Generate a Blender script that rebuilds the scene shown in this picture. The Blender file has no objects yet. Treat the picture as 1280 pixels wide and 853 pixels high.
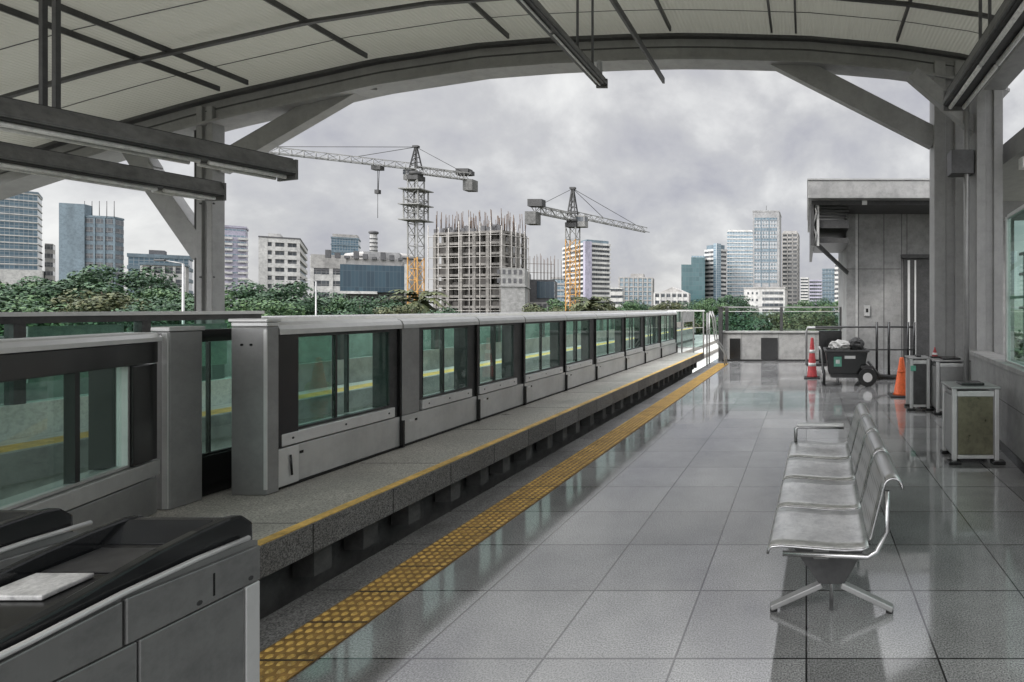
import bpy, bmesh, math, random
from mathutils import Vector, Matrix
random.seed(7)
S = bpy.context.scene
COL = S.collection
R = math.radians
PI = math.pi
FPX, CX, CY, H = 685.0, 1008.0, 385.0, 1.6     # focal length in photo pixels, principal point, eye height

# ------------------------------------------------------------------ helpers
ORG = {}                                         # world origin of every object by name

class MB:
    """Collects shapes given in world coordinates and links them as ONE mesh object."""
    def __init__(self): self.b = bmesh.new()
    def hexa(self, p):                           # 8 points: bottom 4 ccw, top 4 ccw
        v = [self.b.verts.new(q) for q in p]
        for f in ((3,2,1,0),(4,5,6,7),(0,1,5,4),(1,2,6,5),(2,3,7,6),(3,0,4,7)):
            self.b.faces.new([v[i] for i in f])
        return self
    def box(self, x0, x1, y0, y1, z0, z1):
        return self.hexa([(x0,y0,z0),(x1,y0,z0),(x1,y1,z0),(x0,y1,z0),(x0,y0,z1),(x1,y0,z1),(x1,y1,z1),(x0,y1,z1)])
    def bar(self, p, q, w, h=None, up=(0,0,1)):  # rectangular bar from p to q
        p, q = Vector(p), Vector(q); h = h or w
        d = (q-p).normalized(); u = Vector(up)
        if abs(d.dot(u)) > .98: u = Vector((0,1,0)) if abs(d.y) < .9 else Vector((1,0,0))
        s = d.cross(u).normalized(); u = s.cross(d).normalized()
        s *= w/2; u *= h/2
        return self.hexa([p-s-u, p+s-u, q+s-u, q-s-u, p-s+u, p+s+u, q+s+u, q-s+u])
    def tube(self, p, q, r, r2=None, n=10, caps=True):
        p, q = Vector(p), Vector(q); r2 = r if r2 is None else r2
        d = (q-p).normalized(); u = Vector((0,0,1)) if abs(d.z) < .95 else Vector((1,0,0))
        s = d.cross(u).normalized(); u = s.cross(d)
        a, c = [], []
        for i in range(n):
            t = 2*PI*i/n; o = s*math.cos(t)+u*math.sin(t)
            a.append(self.b.verts.new(p+o*r)); c.append(self.b.verts.new(q+o*r2))
        for i in range(n):
            f = self.b.faces.new((a[i], a[(i+1)%n], c[(i+1)%n], c[i])); f.smooth = True
        if caps:
            self.b.faces.new(a[::-1]); self.b.faces.new(c)
        return self
    def path(self, pts, r, n=8):                 # one continuous swept tube
        pts = [Vector(p) for p in pts]; rings = []; u = None
        for i, p in enumerate(pts):
            d = (pts[min(i+1,len(pts)-1)]-pts[max(i-1,0)]).normalized()
            if u is None:
                ref = Vector((0,0,1)) if abs(d.z) < .9 else Vector((1,0,0))
                u = (ref-d*ref.dot(d)).normalized()
            else: u = (u-d*u.dot(d)).normalized()
            w_ = d.cross(u)
            k = 1.0
            if 0 < i < len(pts)-1:
                c = (pts[i+1]-p).normalized().dot((p-pts[i-1]).normalized()); k = min(1.4, 1/max(.5, math.sqrt((1+c)/2)))
            rings.append([self.b.verts.new(p+(u*math.cos(2*PI*j/n)+w_*math.sin(2*PI*j/n))*r*k) for j in range(n)])
        for A_, B_ in zip(rings[:-1], rings[1:]):
            for j in range(n):
                f = self.b.faces.new((A_[j],A_[(j+1)%n],B_[(j+1)%n],B_[j])); f.smooth = True
        self.b.faces.new(rings[0][::-1]); self.b.faces.new(rings[-1])
        return self
    def lathe(self, c, prof, n=24):              # prof: (radius, z)
        rings = []
        for r, z in prof:
            rings.append([self.b.verts.new((c[0]+r*math.cos(2*PI*i/n), c[1]+r*math.sin(2*PI*i/n), c[2]+z)) for i in range(n)])
        for A, B in zip(rings[:-1], rings[1:]):
            for i in range(n):
                f = self.b.faces.new((A[i], A[(i+1)%n], B[(i+1)%n], B[i])); f.smooth = True
        self.b.faces.new(rings[0][::-1]); self.b.faces.new(rings[-1])
        return self
    def prism(self, prof, axis, a0, a1):         # prof in the two other axes, extruded along axis
        def mk(u, v, a):
            return {'x': (a,u,v), 'y': (u,a,v), 'z': (u,v,a)}[axis]
        A = [self.b.verts.new(mk(u,v,a0)) for u,v in prof]; B = [self.b.verts.new(mk(u,v,a1)) for u,v in prof]
        n = len(prof)
        for i in range(n): self.b.faces.new((A[i], A[(i+1)%n], B[(i+1)%n], B[i]))
        self.b.faces.new(A[::-1]); self.b.faces.new(B)
        return self
    def quad(self, *p):
        self.b.faces.new([self.b.verts.new(q) for q in p]); return self
    def blob(self, c, r, seed=0, rough=.18, sub=2):
        rnd = random.Random(seed)
        g = bmesh.ops.create_icosphere(self.b, subdivisions=sub, radius=1)
        for v in g['verts']:
            k = 1+rnd.uniform(-rough, rough)
            v.co = Vector((c[0]+v.co.x*r[0]*k, c[1]+v.co.y*r[1]*k, c[2]+v.co.z*r[2]*k))
        return self
    def build(self, name, m, parent=None, bevel=0, origin=None, M=None, recalc=True):
        me = bpy.data.meshes.new(name)
        if M is not None: bmesh.ops.transform(self.b, matrix=M, verts=self.b.verts)
        if recalc: bmesh.ops.recalc_face_normals(self.b, faces=self.b.faces)
        if parent is not None: o0 = ORG[parent.name]
        else:
            vs = [v.co for v in self.b.verts]
            lo = [min(v[i] for v in vs) for i in range(3)]; hi = [max(v[i] for v in vs) for i in range(3)]
            o0 = Vector(origin) if origin is not None else Vector(((lo[0]+hi[0])/2, (lo[1]+hi[1])/2, lo[2]))
        bmesh.ops.translate(self.b, vec=-o0, verts=self.b.verts)
        self.b.to_mesh(me); self.b.free()
        if m is not None: me.materials.append(m)
        o = bpy.data.objects.new(name, me); COL.objects.link(o)
        ORG[o.name] = o0.copy()
        if parent is not None: o.parent = parent
        else: o.location = o0
        if bevel:
            md = o.modifiers.new('bevel', 'BEVEL'); md.width = bevel; md.segments = 2; md.limit_method = 'ANGLE'; md.angle_limit = R(35)
        return o

def build_each(mb, name, m, parent, bevel=0):
    """Every loose piece collected in mb becomes a part of its own."""
    seen = set(); out = []
    for v in list(mb.b.verts):
        if v in seen: continue
        stack = [v]; isl = []
        seen.add(v)
        while stack:
            q = stack.pop(); isl.append(q)
            for e in q.link_edges:
                o = e.other_vert(q)
                if o not in seen: seen.add(o); stack.append(o)
        nb = MB(); mp = {q: nb.b.verts.new(q.co) for q in isl}
        fs = set(f for q in isl for f in q.link_faces)
        for f in fs:
            g = nb.b.faces.new([mp[q] for q in f.verts]); g.smooth = f.smooth
        out.append(nb.build(name, m, parent, bevel))
    mb.b.free(); return out

def tag(o, label, cat, group=None):
    o['label'] = label; o['category'] = cat
    if group: o['group'] = group
    return o
def thing(name, label, cat, loc, group=None):
    o = bpy.data.objects.new(name, None); COL.objects.link(o)
    o.location = loc; o.empty_display_size = .2
    ORG[o.name] = Vector(loc)
    return tag(o, label, cat, group)
def struct(o, kind='structure'):
    o['kind'] = kind; return o
def dup(root, loc, scale=None, rotz=None, label=None):
    def cp(o, parent):
        c = o.copy(); COL.objects.link(c)
        if parent is not None: c.parent = parent
        for ch in [x for x in o.children]: cp(ch, c)
        return c
    r = cp(root, None); r.location = loc
    if scale is not None: r.scale = scale
    if rotz is not None: r.rotation_euler = (0,0,rotz)
    if label: r['label'] = label
    return r
def Xat(px, Y): return (px-CX)/FPX*Y
def Zat(py, Y): return H-(py-CY)/FPX*Y

# ------------------------------------------------------------------ materials
def nmat(name):
    m = bpy.data.materials.new(name); m.use_nodes = True
    nt = m.node_tree; return m, nt, nt.nodes, nt.links, nt.nodes['Principled BSDF']
def mat(name, c, rough=.5, metal=0, nscale=0, namt=.25, bump=0, bscale=None, spec=.5, stretch=None, rvar=0, grit=None, gamt=.28):
    grit = grit or nscale*4.5
    """Plain surface with noise-driven wear in colour, roughness and relief."""
    m, nt, N, L, P = nmat(name)
    P.inputs['Roughness'].default_value = rough; P.inputs['Metallic'].default_value = metal
    P.inputs['Specular IOR Level'].default_value = spec
    P.inputs['Base Color'].default_value = (*c, 1)
    if nscale:
        tc = N.new('ShaderNodeTexCoord'); mp = N.new('ShaderNodeMapping')
        if stretch: mp.inputs['Scale'].default_value = stretch
        L.new(tc.outputs['Object'], mp.inputs['Vector'])
        n = N.new('ShaderNodeTexNoise'); n.inputs['Scale'].default_value = nscale; n.inputs['Detail'].default_value = 6
        n.inputs['Roughness'].default_value = .65
        L.new(mp.outputs['Vector'], n.inputs['Vector'])
        rp = N.new('ShaderNodeValToRGB')
        rp.color_ramp.elements[0].position = .3; rp.color_ramp.elements[1].position = .7
        rp.color_ramp.elements[0].color = (*[max(0, x*(1-namt)) for x in c], 1)
        rp.color_ramp.elements[1].color = (*[min(1, x*(1+namt)) for x in c], 1)
        L.new(n.outputs['Fac'], rp.inputs['Fac'])
        ng = N.new('ShaderNodeTexNoise'); ng.inputs['Scale'].default_value = grit; ng.inputs['Detail'].default_value = 8; ng.inputs['Roughness'].default_value = .75
        L.new(tc.outputs['Object'], ng.inputs['Vector'])
        rg = N.new('ShaderNodeValToRGB'); rg.color_ramp.elements[0].position = .36; rg.color_ramp.elements[1].position = .56
        rg.color_ramp.elements[0].color = (1-gamt,1-gamt,1-gamt*.96,1); rg.color_ramp.elements[1].color = (1,1,1,1)
        L.new(ng.outputs['Fac'], rg.inputs['Fac'])
        mg = N.new('ShaderNodeMix'); mg.data_type = 'RGBA'; mg.blend_type = 'MULTIPLY'; mg.inputs['Factor'].default_value = 1
        L.new(rp.outputs['Color'], mg.inputs[6]); L.new(rg.outputs['Color'], mg.inputs[7]); L.new(mg.outputs[2], P.inputs['Base Color'])
        if rvar:
            mr = N.new('ShaderNodeMapRange'); mr.inputs['To Min'].default_value = max(.02, rough-rvar); mr.inputs['To Max'].default_value = rough+rvar
            L.new(n.outputs['Fac'], mr.inputs['Value']); L.new(mr.outputs['Result'], P.inputs['Roughness'])
        if bump:
            n2 = n
            if bscale:
                n2 = N.new('ShaderNodeTexNoise'); n2.inputs['Scale'].default_value = bscale; n2.inputs['Detail'].default_value = 4
                L.new(mp.outputs['Vector'], n2.inputs['Vector'])
            b = N.new('ShaderNodeBump'); b.inputs['Strength'].default_value = bump; b.inputs['Distance'].default_value = .02
            L.new(n2.outputs['Fac'], b.inputs['Height']); L.new(b.outputs['Normal'], P.inputs['Normal'])
    return m
def granite(name, c, rough, tile=None, off=(0,0), speck=.5, mort=.005, ior=1.5):
    m, nt, N, L, P = nmat(name)
    tc = N.new('ShaderNodeTexCoord')
    geo = N.new('ShaderNodeNewGeometry')
    n1 = N.new('ShaderNodeTexNoise'); n1.inputs['Scale'].default_value = 130; n1.inputs['Detail'].default_value = 3
    L.new(geo.outputs['Position'], n1.inputs['Vector'])
    n2 = N.new('ShaderNodeTexNoise'); n2.inputs['Scale'].default_value = 1.1; n2.inputs['Detail'].default_value = 7; n2.inputs['Roughness'].default_value = .7
    L.new(geo.outputs['Position'], n2.inputs['Vector'])
    rp = N.new('ShaderNodeValToRGB'); rp.color_ramp.elements[0].position = .34; rp.color_ramp.elements[1].position = .68
    rp.color_ramp.elements[0].color = (*[x*(1-speck) for x in c], 1); rp.color_ramp.elements[1].color = (*[x*(1+speck) for x in c], 1)
    L.new(n1.outputs['Fac'], rp.inputs['Fac'])
    mx = N.new('ShaderNodeMix'); mx.data_type = 'RGBA'; mx.blend_type = 'MULTIPLY'; mx.inputs['Factor'].default_value = .55
    rp2 = N.new('ShaderNodeValToRGB'); rp2.color_ramp.elements[0].position = .3; rp2.color_ramp.elements[1].position = .7
    rp2.color_ramp.elements[0].color = (.38,.38,.37,1); rp2.color_ramp.elements[1].color = (1.25,1.25,1.25,1)
    L.new(n2.outputs['Fac'], rp2.inputs['Fac'])
    L.new(rp.outputs['Color'], mx.inputs[6]); L.new(rp2.outputs['Color'], mx.inputs[7])
    last = mx.outputs[2]
    mr = N.new('ShaderNodeMapRange'); mr.inputs['From Min'].default_value = .3; mr.inputs['From Max'].default_value = .7
    mr.inputs['To Min'].default_value = rough*.4; mr.inputs['To Max'].default_value = rough*2.2
    L.new(n2.outputs['Fac'], mr.inputs['Value']); L.new(mr.outputs['Result'], P.inputs['Roughness'])
    if tile:
        mp = N.new('ShaderNodeMapping'); mp.inputs['Location'].default_value = (off[0], off[1], 0)
        L.new(geo.outputs['Position'], mp.inputs['Vector'])
        br = N.new('ShaderNodeTexBrick'); br.offset = 0; br.squash = 1
        br.inputs['Scale'].default_value = 1; br.inputs['Brick Width'].default_value = tile; br.inputs['Row Height'].default_value = tile
        br.inputs['Mortar Size'].default_value = mort; br.inputs['Mortar Smooth'].default_value = .1; br.inputs['Bias'].default_value = 0
        br.inputs['Color1'].default_value = (.74,.74,.74,1); br.inputs['Color2'].default_value = (1.16,1.16,1.16,1); br.inputs['Mortar'].default_value = (.06,.06,.06,1)
        L.new(mp.outputs['Vector'], br.inputs['Vector'])
        m2 = N.new('ShaderNodeMix'); m2.data_type = 'RGBA'; m2.blend_type = 'MULTIPLY'; m2.inputs['Factor'].default_value = 1
        L.new(last, m2.inputs[6]); L.new(br.outputs['Color'], m2.inputs[7]); last = m2.outputs[2]
        bp = N.new('ShaderNodeBump'); bp.inputs['Strength'].default_value = .35; bp.inputs['Distance'].default_value = .004; bp.invert = True
        L.new(br.outputs['Fac'], bp.inputs['Height'])
        n3 = N.new('ShaderNodeTexNoise'); n3.inputs['Scale'].default_value = 2.2; n3.inputs['Detail'].default_value = 2
        L.new(geo.outputs['Position'], n3.inputs['Vector'])
        b2 = N.new('ShaderNodeBump'); b2.inputs['Strength'].default_value = .05; b2.inputs['Distance'].default_value = .02
        L.new(n3.outputs['Fac'], b2.inputs['Height']); L.new(bp.outputs['Normal'], b2.inputs['Normal'])
        L.new(b2.outputs['Normal'], P.inputs['Normal'])
    L.new(last, P.inputs['Base Color'])
    P.inputs['IOR'].default_value = ior
    return m
def glass(name, tint, refl=1.0, rough=.02):
    m, nt, N, L, P = nmat(name)
    N.remove(P); out = N['Material Output']
    t = N.new('ShaderNodeBsdfTransparent'); t.inputs['Color'].default_value = (*tint, 1)
    g = N.new('ShaderNodeBsdfGlossy'); g.inputs['Roughness'].default_value = rough; g.inputs['Color'].default_value = (.9,1,.97,1)
    f = N.new('ShaderNodeFresnel'); f.inputs['IOR'].default_value = 1.5
    mu = N.new('ShaderNodeMath'); mu.operation = 'MULTIPLY'; mu.inputs[1].default_value = refl; mu.use_clamp = True
    ge = N.new('ShaderNodeNewGeometry'); nb = N.new('ShaderNodeMath'); nb.operation = 'SUBTRACT'; nb.inputs[0].default_value = 1
    L.new(ge.outputs['Backfacing'], nb.inputs[1]); m3 = N.new('ShaderNodeMath'); m3.operation = 'MULTIPLY'
    L.new(f.outputs['Fac'], m3.inputs[0]); L.new(nb.outputs[0], m3.inputs[1]); L.new(m3.outputs[0], mu.inputs[0])   # outer faces reflect
    mx = N.new('ShaderNodeMixShader'); L.new(mu.outputs[0], mx.inputs['Fac'])
    L.new(t.outputs[0], mx.inputs[1]); L.new(g.outputs[0], mx.inputs[2]); L.new(mx.outputs[0], out.inputs['Surface'])
    return m
def panes(name, c1, c2, mullion, w, h, rough=.2, mort=.06, spec=.8, metal=0.0):
    """Curtain-wall glazing: pane grid with slight differences from pane to pane."""
    m, nt, N, L, P = nmat(name)
    tc = N.new('ShaderNodeTexCoord'); sp = N.new('ShaderNodeSeparateXYZ'); L.new(tc.outputs['Object'], sp.inputs[0])
    ad = N.new('ShaderNodeMath'); L.new(sp.outputs['X'], ad.inputs[0]); L.new(sp.outputs['Y'], ad.inputs[1])
    cb = N.new('ShaderNodeCombineXYZ'); L.new(ad.outputs[0], cb.inputs['X']); L.new(sp.outputs['Z'], cb.inputs['Y'])
    br = N.new('ShaderNodeTexBrick'); br.offset = 0
    br.inputs['Scale'].default_value = 1; br.inputs['Brick Width'].default_value = w; br.inputs['Row Height'].default_value = h
    br.inputs['Mortar Size'].default_value = mort; br.inputs['Mortar Smooth'].default_value = 0
    br.inputs['Color1'].default_value = (*c1,1); br.inputs['Color2'].default_value = (*c2,1); br.inputs['Mortar'].default_value = (*mullion,1)
    L.new(cb.outputs[0], br.inputs['Vector']); L.new(br.outputs['Color'], P.inputs['Base Color'])
    P.inputs['Roughness'].default_value = rough; P.inputs['Specular IOR Level'].default_value = spec; P.inputs['Metallic'].default_value = metal
    return m

steel   = mat('brushed_steel', (.52,.52,.51), .36, .4, 1.5, .14, .05, 60, stretch=(1,1,.06), rvar=.05, gamt=.12)
steel_d = mat('dull_steel', (.30,.30,.295), .42, .45, 1.6, .16, .04, 40, rvar=.06, gamt=.14)
steel_l = mat('satin_light_steel', (.66,.66,.65), .3, .4, 1.3, .07, rvar=.04, gamt=.1)
chrome  = mat('polished_steel', (.42,.42,.42), .25, .9, 3, .08, rvar=.04)
seat_m  = mat('worn_seat_steel', (.62,.62,.61), .33, .75, 3, .25, .12, 90, rvar=.12)
alu     = mat('painted_aluminium', (.46,.46,.45), .4, .35, 2.5, .12)
black   = mat('black_panel', (.012,.012,.012), .22, 0, 3, .3)
blackg  = mat('black_gloss', (.015,.016,.017), .1, 0, 2, .3)
gate_m  = mat('brushed_gate_steel', (.27,.27,.265), .3, .6, 1.2, .2, .05, 50, stretch=(1,1,.06), rvar=.06)
lum_m   = mat('dusty_dark_luminaire', (.17,.17,.168), .5, .2, 3, .3)
reader_m= mat('printed_reader_plate', (.46,.46,.45), .35, 0, 25, .3, gamt=.35)
rubber  = mat('black_rubber', (.02,.02,.02), .7, 0, 20, .3)
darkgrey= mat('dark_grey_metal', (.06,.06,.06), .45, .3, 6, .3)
concrete= mat('grey_concrete', (.30,.30,.29), .85, 0, 1.4, .3, .25, 25)
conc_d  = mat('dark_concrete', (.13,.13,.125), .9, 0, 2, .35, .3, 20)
conc_l  = mat('pale_concrete', (.30,.298,.29), .85, 0, 1.2, .2, .2, 20)
pale_p  = mat('pale_painted_concrete', (.60,.60,.58), .8, 0, 1.2, .15, .1, 20)
steelpaint = mat('grey_painted_steelwork', (.29,.29,.285), .5, 0, 1.2, .16, .03, 30, stretch=(1,1,.3), gamt=.16)
purlin_m= mat('dark_painted_purlin', (.07,.07,.07), .5, 0, 3, .2)
wallpan = mat('grey_cladding_panel', (.27,.27,.265), .5, .1, 1.1, .25)
white_m = mat('white_paint', (.72,.72,.70), .5, 0, 4, .1)
tube_m  = mat('white_tube', (.78,.78,.76), .3, 0, 4, .05)
yellow  = mat('worn_yellow_paint', (.72,.47,.13), .6, 0, 9, .35, .2, 60)
tact_m  = mat('dirty_shaded_ochre_tile', (.26,.15,.04), .7, 0, 7, .4, .2, 80)  # base colour darkened for dirt and as painted shade between the studs
tact_s  = mat('ochre_tactile_stud', (.58,.37,.09), .55, 0, 5, .4, gamt=.45)
orange  = mat('orange_cone_plastic', (.75,.13,.03), .45, 0, 6, .15)
red_m   = mat('red_cone_plastic', (.42,.045,.05), .5, 0, 6, .2)
cream   = mat('cream_plastic', (.66,.58,.25), .5, 0, 6, .15)
bag_m   = mat('pale_bag_fabric', (.40,.395,.38), .9, 0, 9, .3, .6, 14)
bag_d   = mat('dark_bag_fabric', (.05,.05,.05), .9, 0, 9, .3, .6, 14)
green_p = mat('green_label', (.10,.33,.24), .5, 0, 8, .15)
olive_g = mat('olive_bin_panel', (.17,.165,.11), .3, .45, 4, .25, rvar=.1)
g_green = glass('green_tinted_glass', (.70,.82,.775), 1.0)
g_clear = glass('clear_glass', (.74,.82,.80), .9)
bark    = mat('bark', (.10,.08,.06), .9, 0, 4, .3, .4, 12)

# roof sheet: ribbed translucent sheeting
def roof_material():
    m, nt, N, L, P = nmat('ribbed_roof_sheet')
    tc = N.new('ShaderNodeTexCoord')
    wv = N.new('ShaderNodeTexWave'); wv.bands_direction = 'X'; wv.inputs['Scale'].default_value = 5; wv.inputs['Distortion'].default_value = 0
    L.new(tc.outputs['Object'], wv.inputs['Vector'])
    n = N.new('ShaderNodeTexNoise'); n.inputs['Scale'].default_value = .8; n.inputs['Detail'].default_value = 5
    L.new(tc.outputs['Object'], n.inputs['Vector'])
    rp = N.new('ShaderNodeValToRGB'); rp.color_ramp.elements[0].color = (.33,.33,.305,1); rp.color_ramp.elements[1].color = (.46,.46,.425,1)
    L.new(n.outputs['Fac'], rp.inputs['Fac']); L.new(rp.outputs['Color'], P.inputs['Base Color'])
    b = N.new('ShaderNodeBump'); b.inputs['Strength'].default_value = .5; b.inputs['Distance'].default_value = .03
    L.new(wv.outputs['Fac'], b.inputs['Height']); L.new(b.outputs['Normal'], P.inputs['Normal'])
    P.inputs['Roughness'].default_value = .55
    tr = N.new('ShaderNodeBsdfTranslucent'); tr.inputs['Color'].default_value = (.74,.74,.68,1)
    mx = N.new('ShaderNodeMixShader'); mx.inputs['Fac'].default_value = .27
    out = N['Material Output']
    L.new(P.outputs[0], mx.inputs[1]); L.new(tr.outputs[0], mx.inputs[2]); L.new(mx.outputs[0], out.inputs['Surface'])
    return m
roof_m = roof_material()

floor_m = granite('polished_granite_tile', (.25,.25,.25), .06, .6, (.6, .5), .55, ior=2.2)
edge_m  = granite('rough_dark_granite', (.15,.15,.147), .5, .6, (.6, .5), .7, .004)
plinth_m= granite('plinth_stone', (.42,.405,.37), .45, None, speck=.45)

# ------------------------------------------------------------------ world, sun, camera
w = bpy.data.worlds.new('World'); S.world = w; w.use_nodes = True
nt = w.node_tree; N = nt.nodes; L = nt.links
bg = N['Background']
SUN_EL, SUN_AZ = R(40), R(222)
sky = N.new('ShaderNodeTexSky'); sky.sky_type = 'NISHITA'; sky.sun_disc = False
sky.sun_elevation = SUN_EL; sky.sun_rotation = SUN_AZ
tc = N.new('ShaderNodeTexCoord'); sp = N.new('ShaderNodeSeparateXYZ'); L.new(tc.outputs['Generated'], sp.inputs[0])
mxz = N.new('ShaderNodeMath'); mxz.operation = 'MAXIMUM'; mxz.inputs[1].default_value = 0; L.new(sp.outputs['Z'], mxz.inputs[0])
az = N.new('ShaderNodeMath'); az.operation = 'ADD'; az.inputs[1].default_value = .75; L.new(mxz.outputs[0], az.inputs[0])
dx = N.new('ShaderNodeMath'); dx.operation = 'DIVIDE'; L.new(sp.outputs['X'], dx.inputs[0]); L.new(az.outputs[0], dx.inputs[1])
dy = N.new('ShaderNodeMath'); dy.operation = 'DIVIDE'; L.new(sp.outputs['Y'], dy.inputs[0]); L.new(az.outputs[0], dy.inputs[1])
cb = N.new('ShaderNodeCombineXYZ'); L.new(dx.outputs[0], cb.inputs[0]); L.new(dy.outputs[0], cb.inputs[1])
cn = N.new('ShaderNodeTexNoise'); cn.inputs['Scale'].default_value = 4.6; cn.inputs['Detail'].default_value = 9; cn.inputs['Roughness'].default_value = .58; cn.inputs['Distortion'].default_value = .15
L.new(cb.outputs[0], cn.inputs['Vector'])
cr = N.new('ShaderNodeValToRGB')
e = cr.color_ramp.elements
e[0].position = .34; e[0].color = (.44,.44,.485,1)
e[1].position = .68; e[1].color = (.84,.84,.83,1)
k = e.new(.5); k.color = (.575,.575,.588,1)
L.new(cn.outputs['Fac'], cr.inputs['Fac'])
zg = N.new('ShaderNodeMapRange'); zg.inputs['From Min'].default_value = .40; zg.inputs['From Max'].default_value = 1.0
zg.inputs['To Min'].default_value = 7.3; zg.inputs['To Max'].default_value = 40
L.new(sp.outputs['Z'], zg.inputs['Value'])
sc = N.new('ShaderNodeVectorMath'); sc.operation = 'SCALE'; L.new(cr.outputs['Color'], sc.inputs[0]); L.new(zg.outputs['Result'], sc.inputs['Scale'])
mx = N.new('ShaderNodeMix'); mx.data_type = 'RGBA'; mx.inputs['Factor'].default_value = .94
# the cloud deck is brighter round the veiled sun
sdir = (math.sin(SUN_AZ)*math.cos(SUN_EL), math.cos(SUN_AZ)*math.cos(SUN_EL), math.sin(SUN_EL))
dt = N.new('ShaderNodeVectorMath'); dt.operation = 'DOT_PRODUCT'; dt.inputs[1].default_value = sdir; L.new(tc.outputs['Generated'], dt.inputs[0])
dm = N.new('ShaderNodeMath'); dm.operation = 'MAXIMUM'; dm.inputs[1].default_value = 0; L.new(dt.outputs['Value'], dm.inputs[0])
dp = N.new('ShaderNodeMath'); dp.operation = 'POWER'; dp.inputs[1].default_value = 2.5; L.new(dm.outputs[0], dp.inputs[0])
dk = N.new('ShaderNodeMath'); dk.operation = 'MULTIPLY_ADD'; dk.inputs[1].default_value = 44; L.new(dp.outputs[0], dk.inputs[0]); L.new(zg.outputs['Result'], dk.inputs[2])
L.new(dk.outputs[0], sc.inputs['Scale'])
L.new(sky.outputs['Color'], mx.inputs[6]); L.new(sc.outputs[0], mx.inputs[7])
L.new(mx.outputs[2], bg.inputs['Color']); bg.inputs['Strength'].default_value = .1

sl = bpy.data.lights.new('sun', 'SUN'); sl.energy = 1.5; sl.angle = R(14); sl.color = (1,.96,.9)
so = bpy.data.objects.new('sun', sl); COL.objects.link(so)
d = Vector((math.sin(SUN_AZ)*math.cos(SUN_EL), math.cos(SUN_AZ)*math.cos(SUN_EL), math.sin(SUN_EL)))
so.rotation_euler = d.to_track_quat('Z', 'Y').to_euler(); so.location = (0,-20,60)

cam = bpy.data.cameras.new('camera'); co = bpy.data.objects.new('camera', cam); COL.objects.link(co)
co.location = (0,0,H); co.rotation_euler = (R(90),0,0)
cam.sensor_width = 36; cam.lens = FPX/1280*36; cam.shift_x = -(CX-640)/1280; cam.shift_y = -(426.5-CY)/1280
cam.clip_start = .05; cam.clip_end = 6000
S.camera = co
S.view_settings.view_transform = 'Standard'; S.view_settings.look = 'None'
S.view_settings.exposure = .55; S.view_settings.gamma = 1; S.view_settings.use_curve_mapping = False
try:
    S.cycles.max_bounces = 8; S.cycles.transparent_max_bounces = 16; S.cycles.diffuse_bounces = 4
    S.cycles.use_denoising = True; S.cycles.caustics_reflective = False; S.cycles.caustics_refractive = False
except Exception: pass

# ------------------------------------------------------------------ ground and station deck
GZ = -12.0
ground_m = mat('city_ground', (.10,.105,.08), .95, 0, .02, .4)
struct(MB().quad((-3000,-1500,GZ),(3000,-1500,GZ),(3000,4000,GZ),(-3000,4000,GZ)).build('ground', ground_m, recalc=False))
road_m = mat('asphalt', (.05,.05,.05), .9, 0, 3, .3)
struct(MB().box(-60,-26,-200,500,GZ-.3,GZ+.05).build('road', road_m))
XP0, XP1, YE = -2.8, 6.0, 16.4
struct(MB().box(XP0, XP1, -8, 19.5, -.5, 0).build('platform_floor', floor_m))
struct(MB().box(XP0+.02, -2.53, -8, 15.9, 0.0005, .004).build('platform_margin', edge_m))
struct(MB().box(-14, XP1, -8.0, 60, -2.2, -1.35).build('viaduct_deck', concrete))
# tactile strip with raised studs
tp = MB().box(-2.525, -2.225, -6, 15.7, .0005, .008).build('tactile_paving', tact_m)
t = MB()
y = 1.6
while y < 15.7:
    for i in range(6):
        x = -2.5+.05*i
        c = (x, y, .008); r = .017
        if y < 7:
            lo = [t.b.verts.new((x+r*math.cos(q*PI/3), y+r*math.sin(q*PI/3), .008)) for q in range(6)]
            hi = [t.b.verts.new((x+r*.6*math.cos(q*PI/3), y+r*.6*math.sin(q*PI/3), .0145)) for q in range(6)]
            for q in range(6): t.b.faces.new((lo[q], lo[(q+1)%6], hi[(q+1)%6], hi[q]))
            t.b.faces.new(hi)
        else:
            t.box(x-r*.8, x+r*.8, y-r, y+r, .008, .0145)
    y += .05
struct(tp)
t.build('stud', tact_s, tp)
jt = MB(); y = 1.575
while y < 15.6:
    jt.box(-2.525, -2.225, y-.004, y+.004, .0081, .0095); y += .3
jt.build('tile_joint', rubber, tp)
# raised edge plinth along the track with yellow nosing, stone fascia and a dark recess under it
plinth = struct(MB().box(-4.0, -2.8, -6, 14.92, .215, .38).build('platform_edge_plinth', plinth_m))
MB().box(-2.865, -2.797, -6, 14.9, .381, .386).build('yellow_edge_line', yellow, plinth)
MB().box(-2.7985, -2.79, -6, 14.92, .214, .376).build('stone_fascia', edge_m, plinth)
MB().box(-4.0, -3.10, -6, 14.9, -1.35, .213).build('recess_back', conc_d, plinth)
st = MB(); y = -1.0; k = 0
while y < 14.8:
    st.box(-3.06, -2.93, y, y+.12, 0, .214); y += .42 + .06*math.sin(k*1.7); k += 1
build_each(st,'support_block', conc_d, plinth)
jt = MB()
for y in (1.9,3.1,4.3,5.5,6.7,7.9,9.1,10.3,11.5,12.7,13.9): jt.box(-3.5, -2.87, y, y+.006, .378, .3815)
jt.build('slab_joint', conc_d, plinth)

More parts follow.
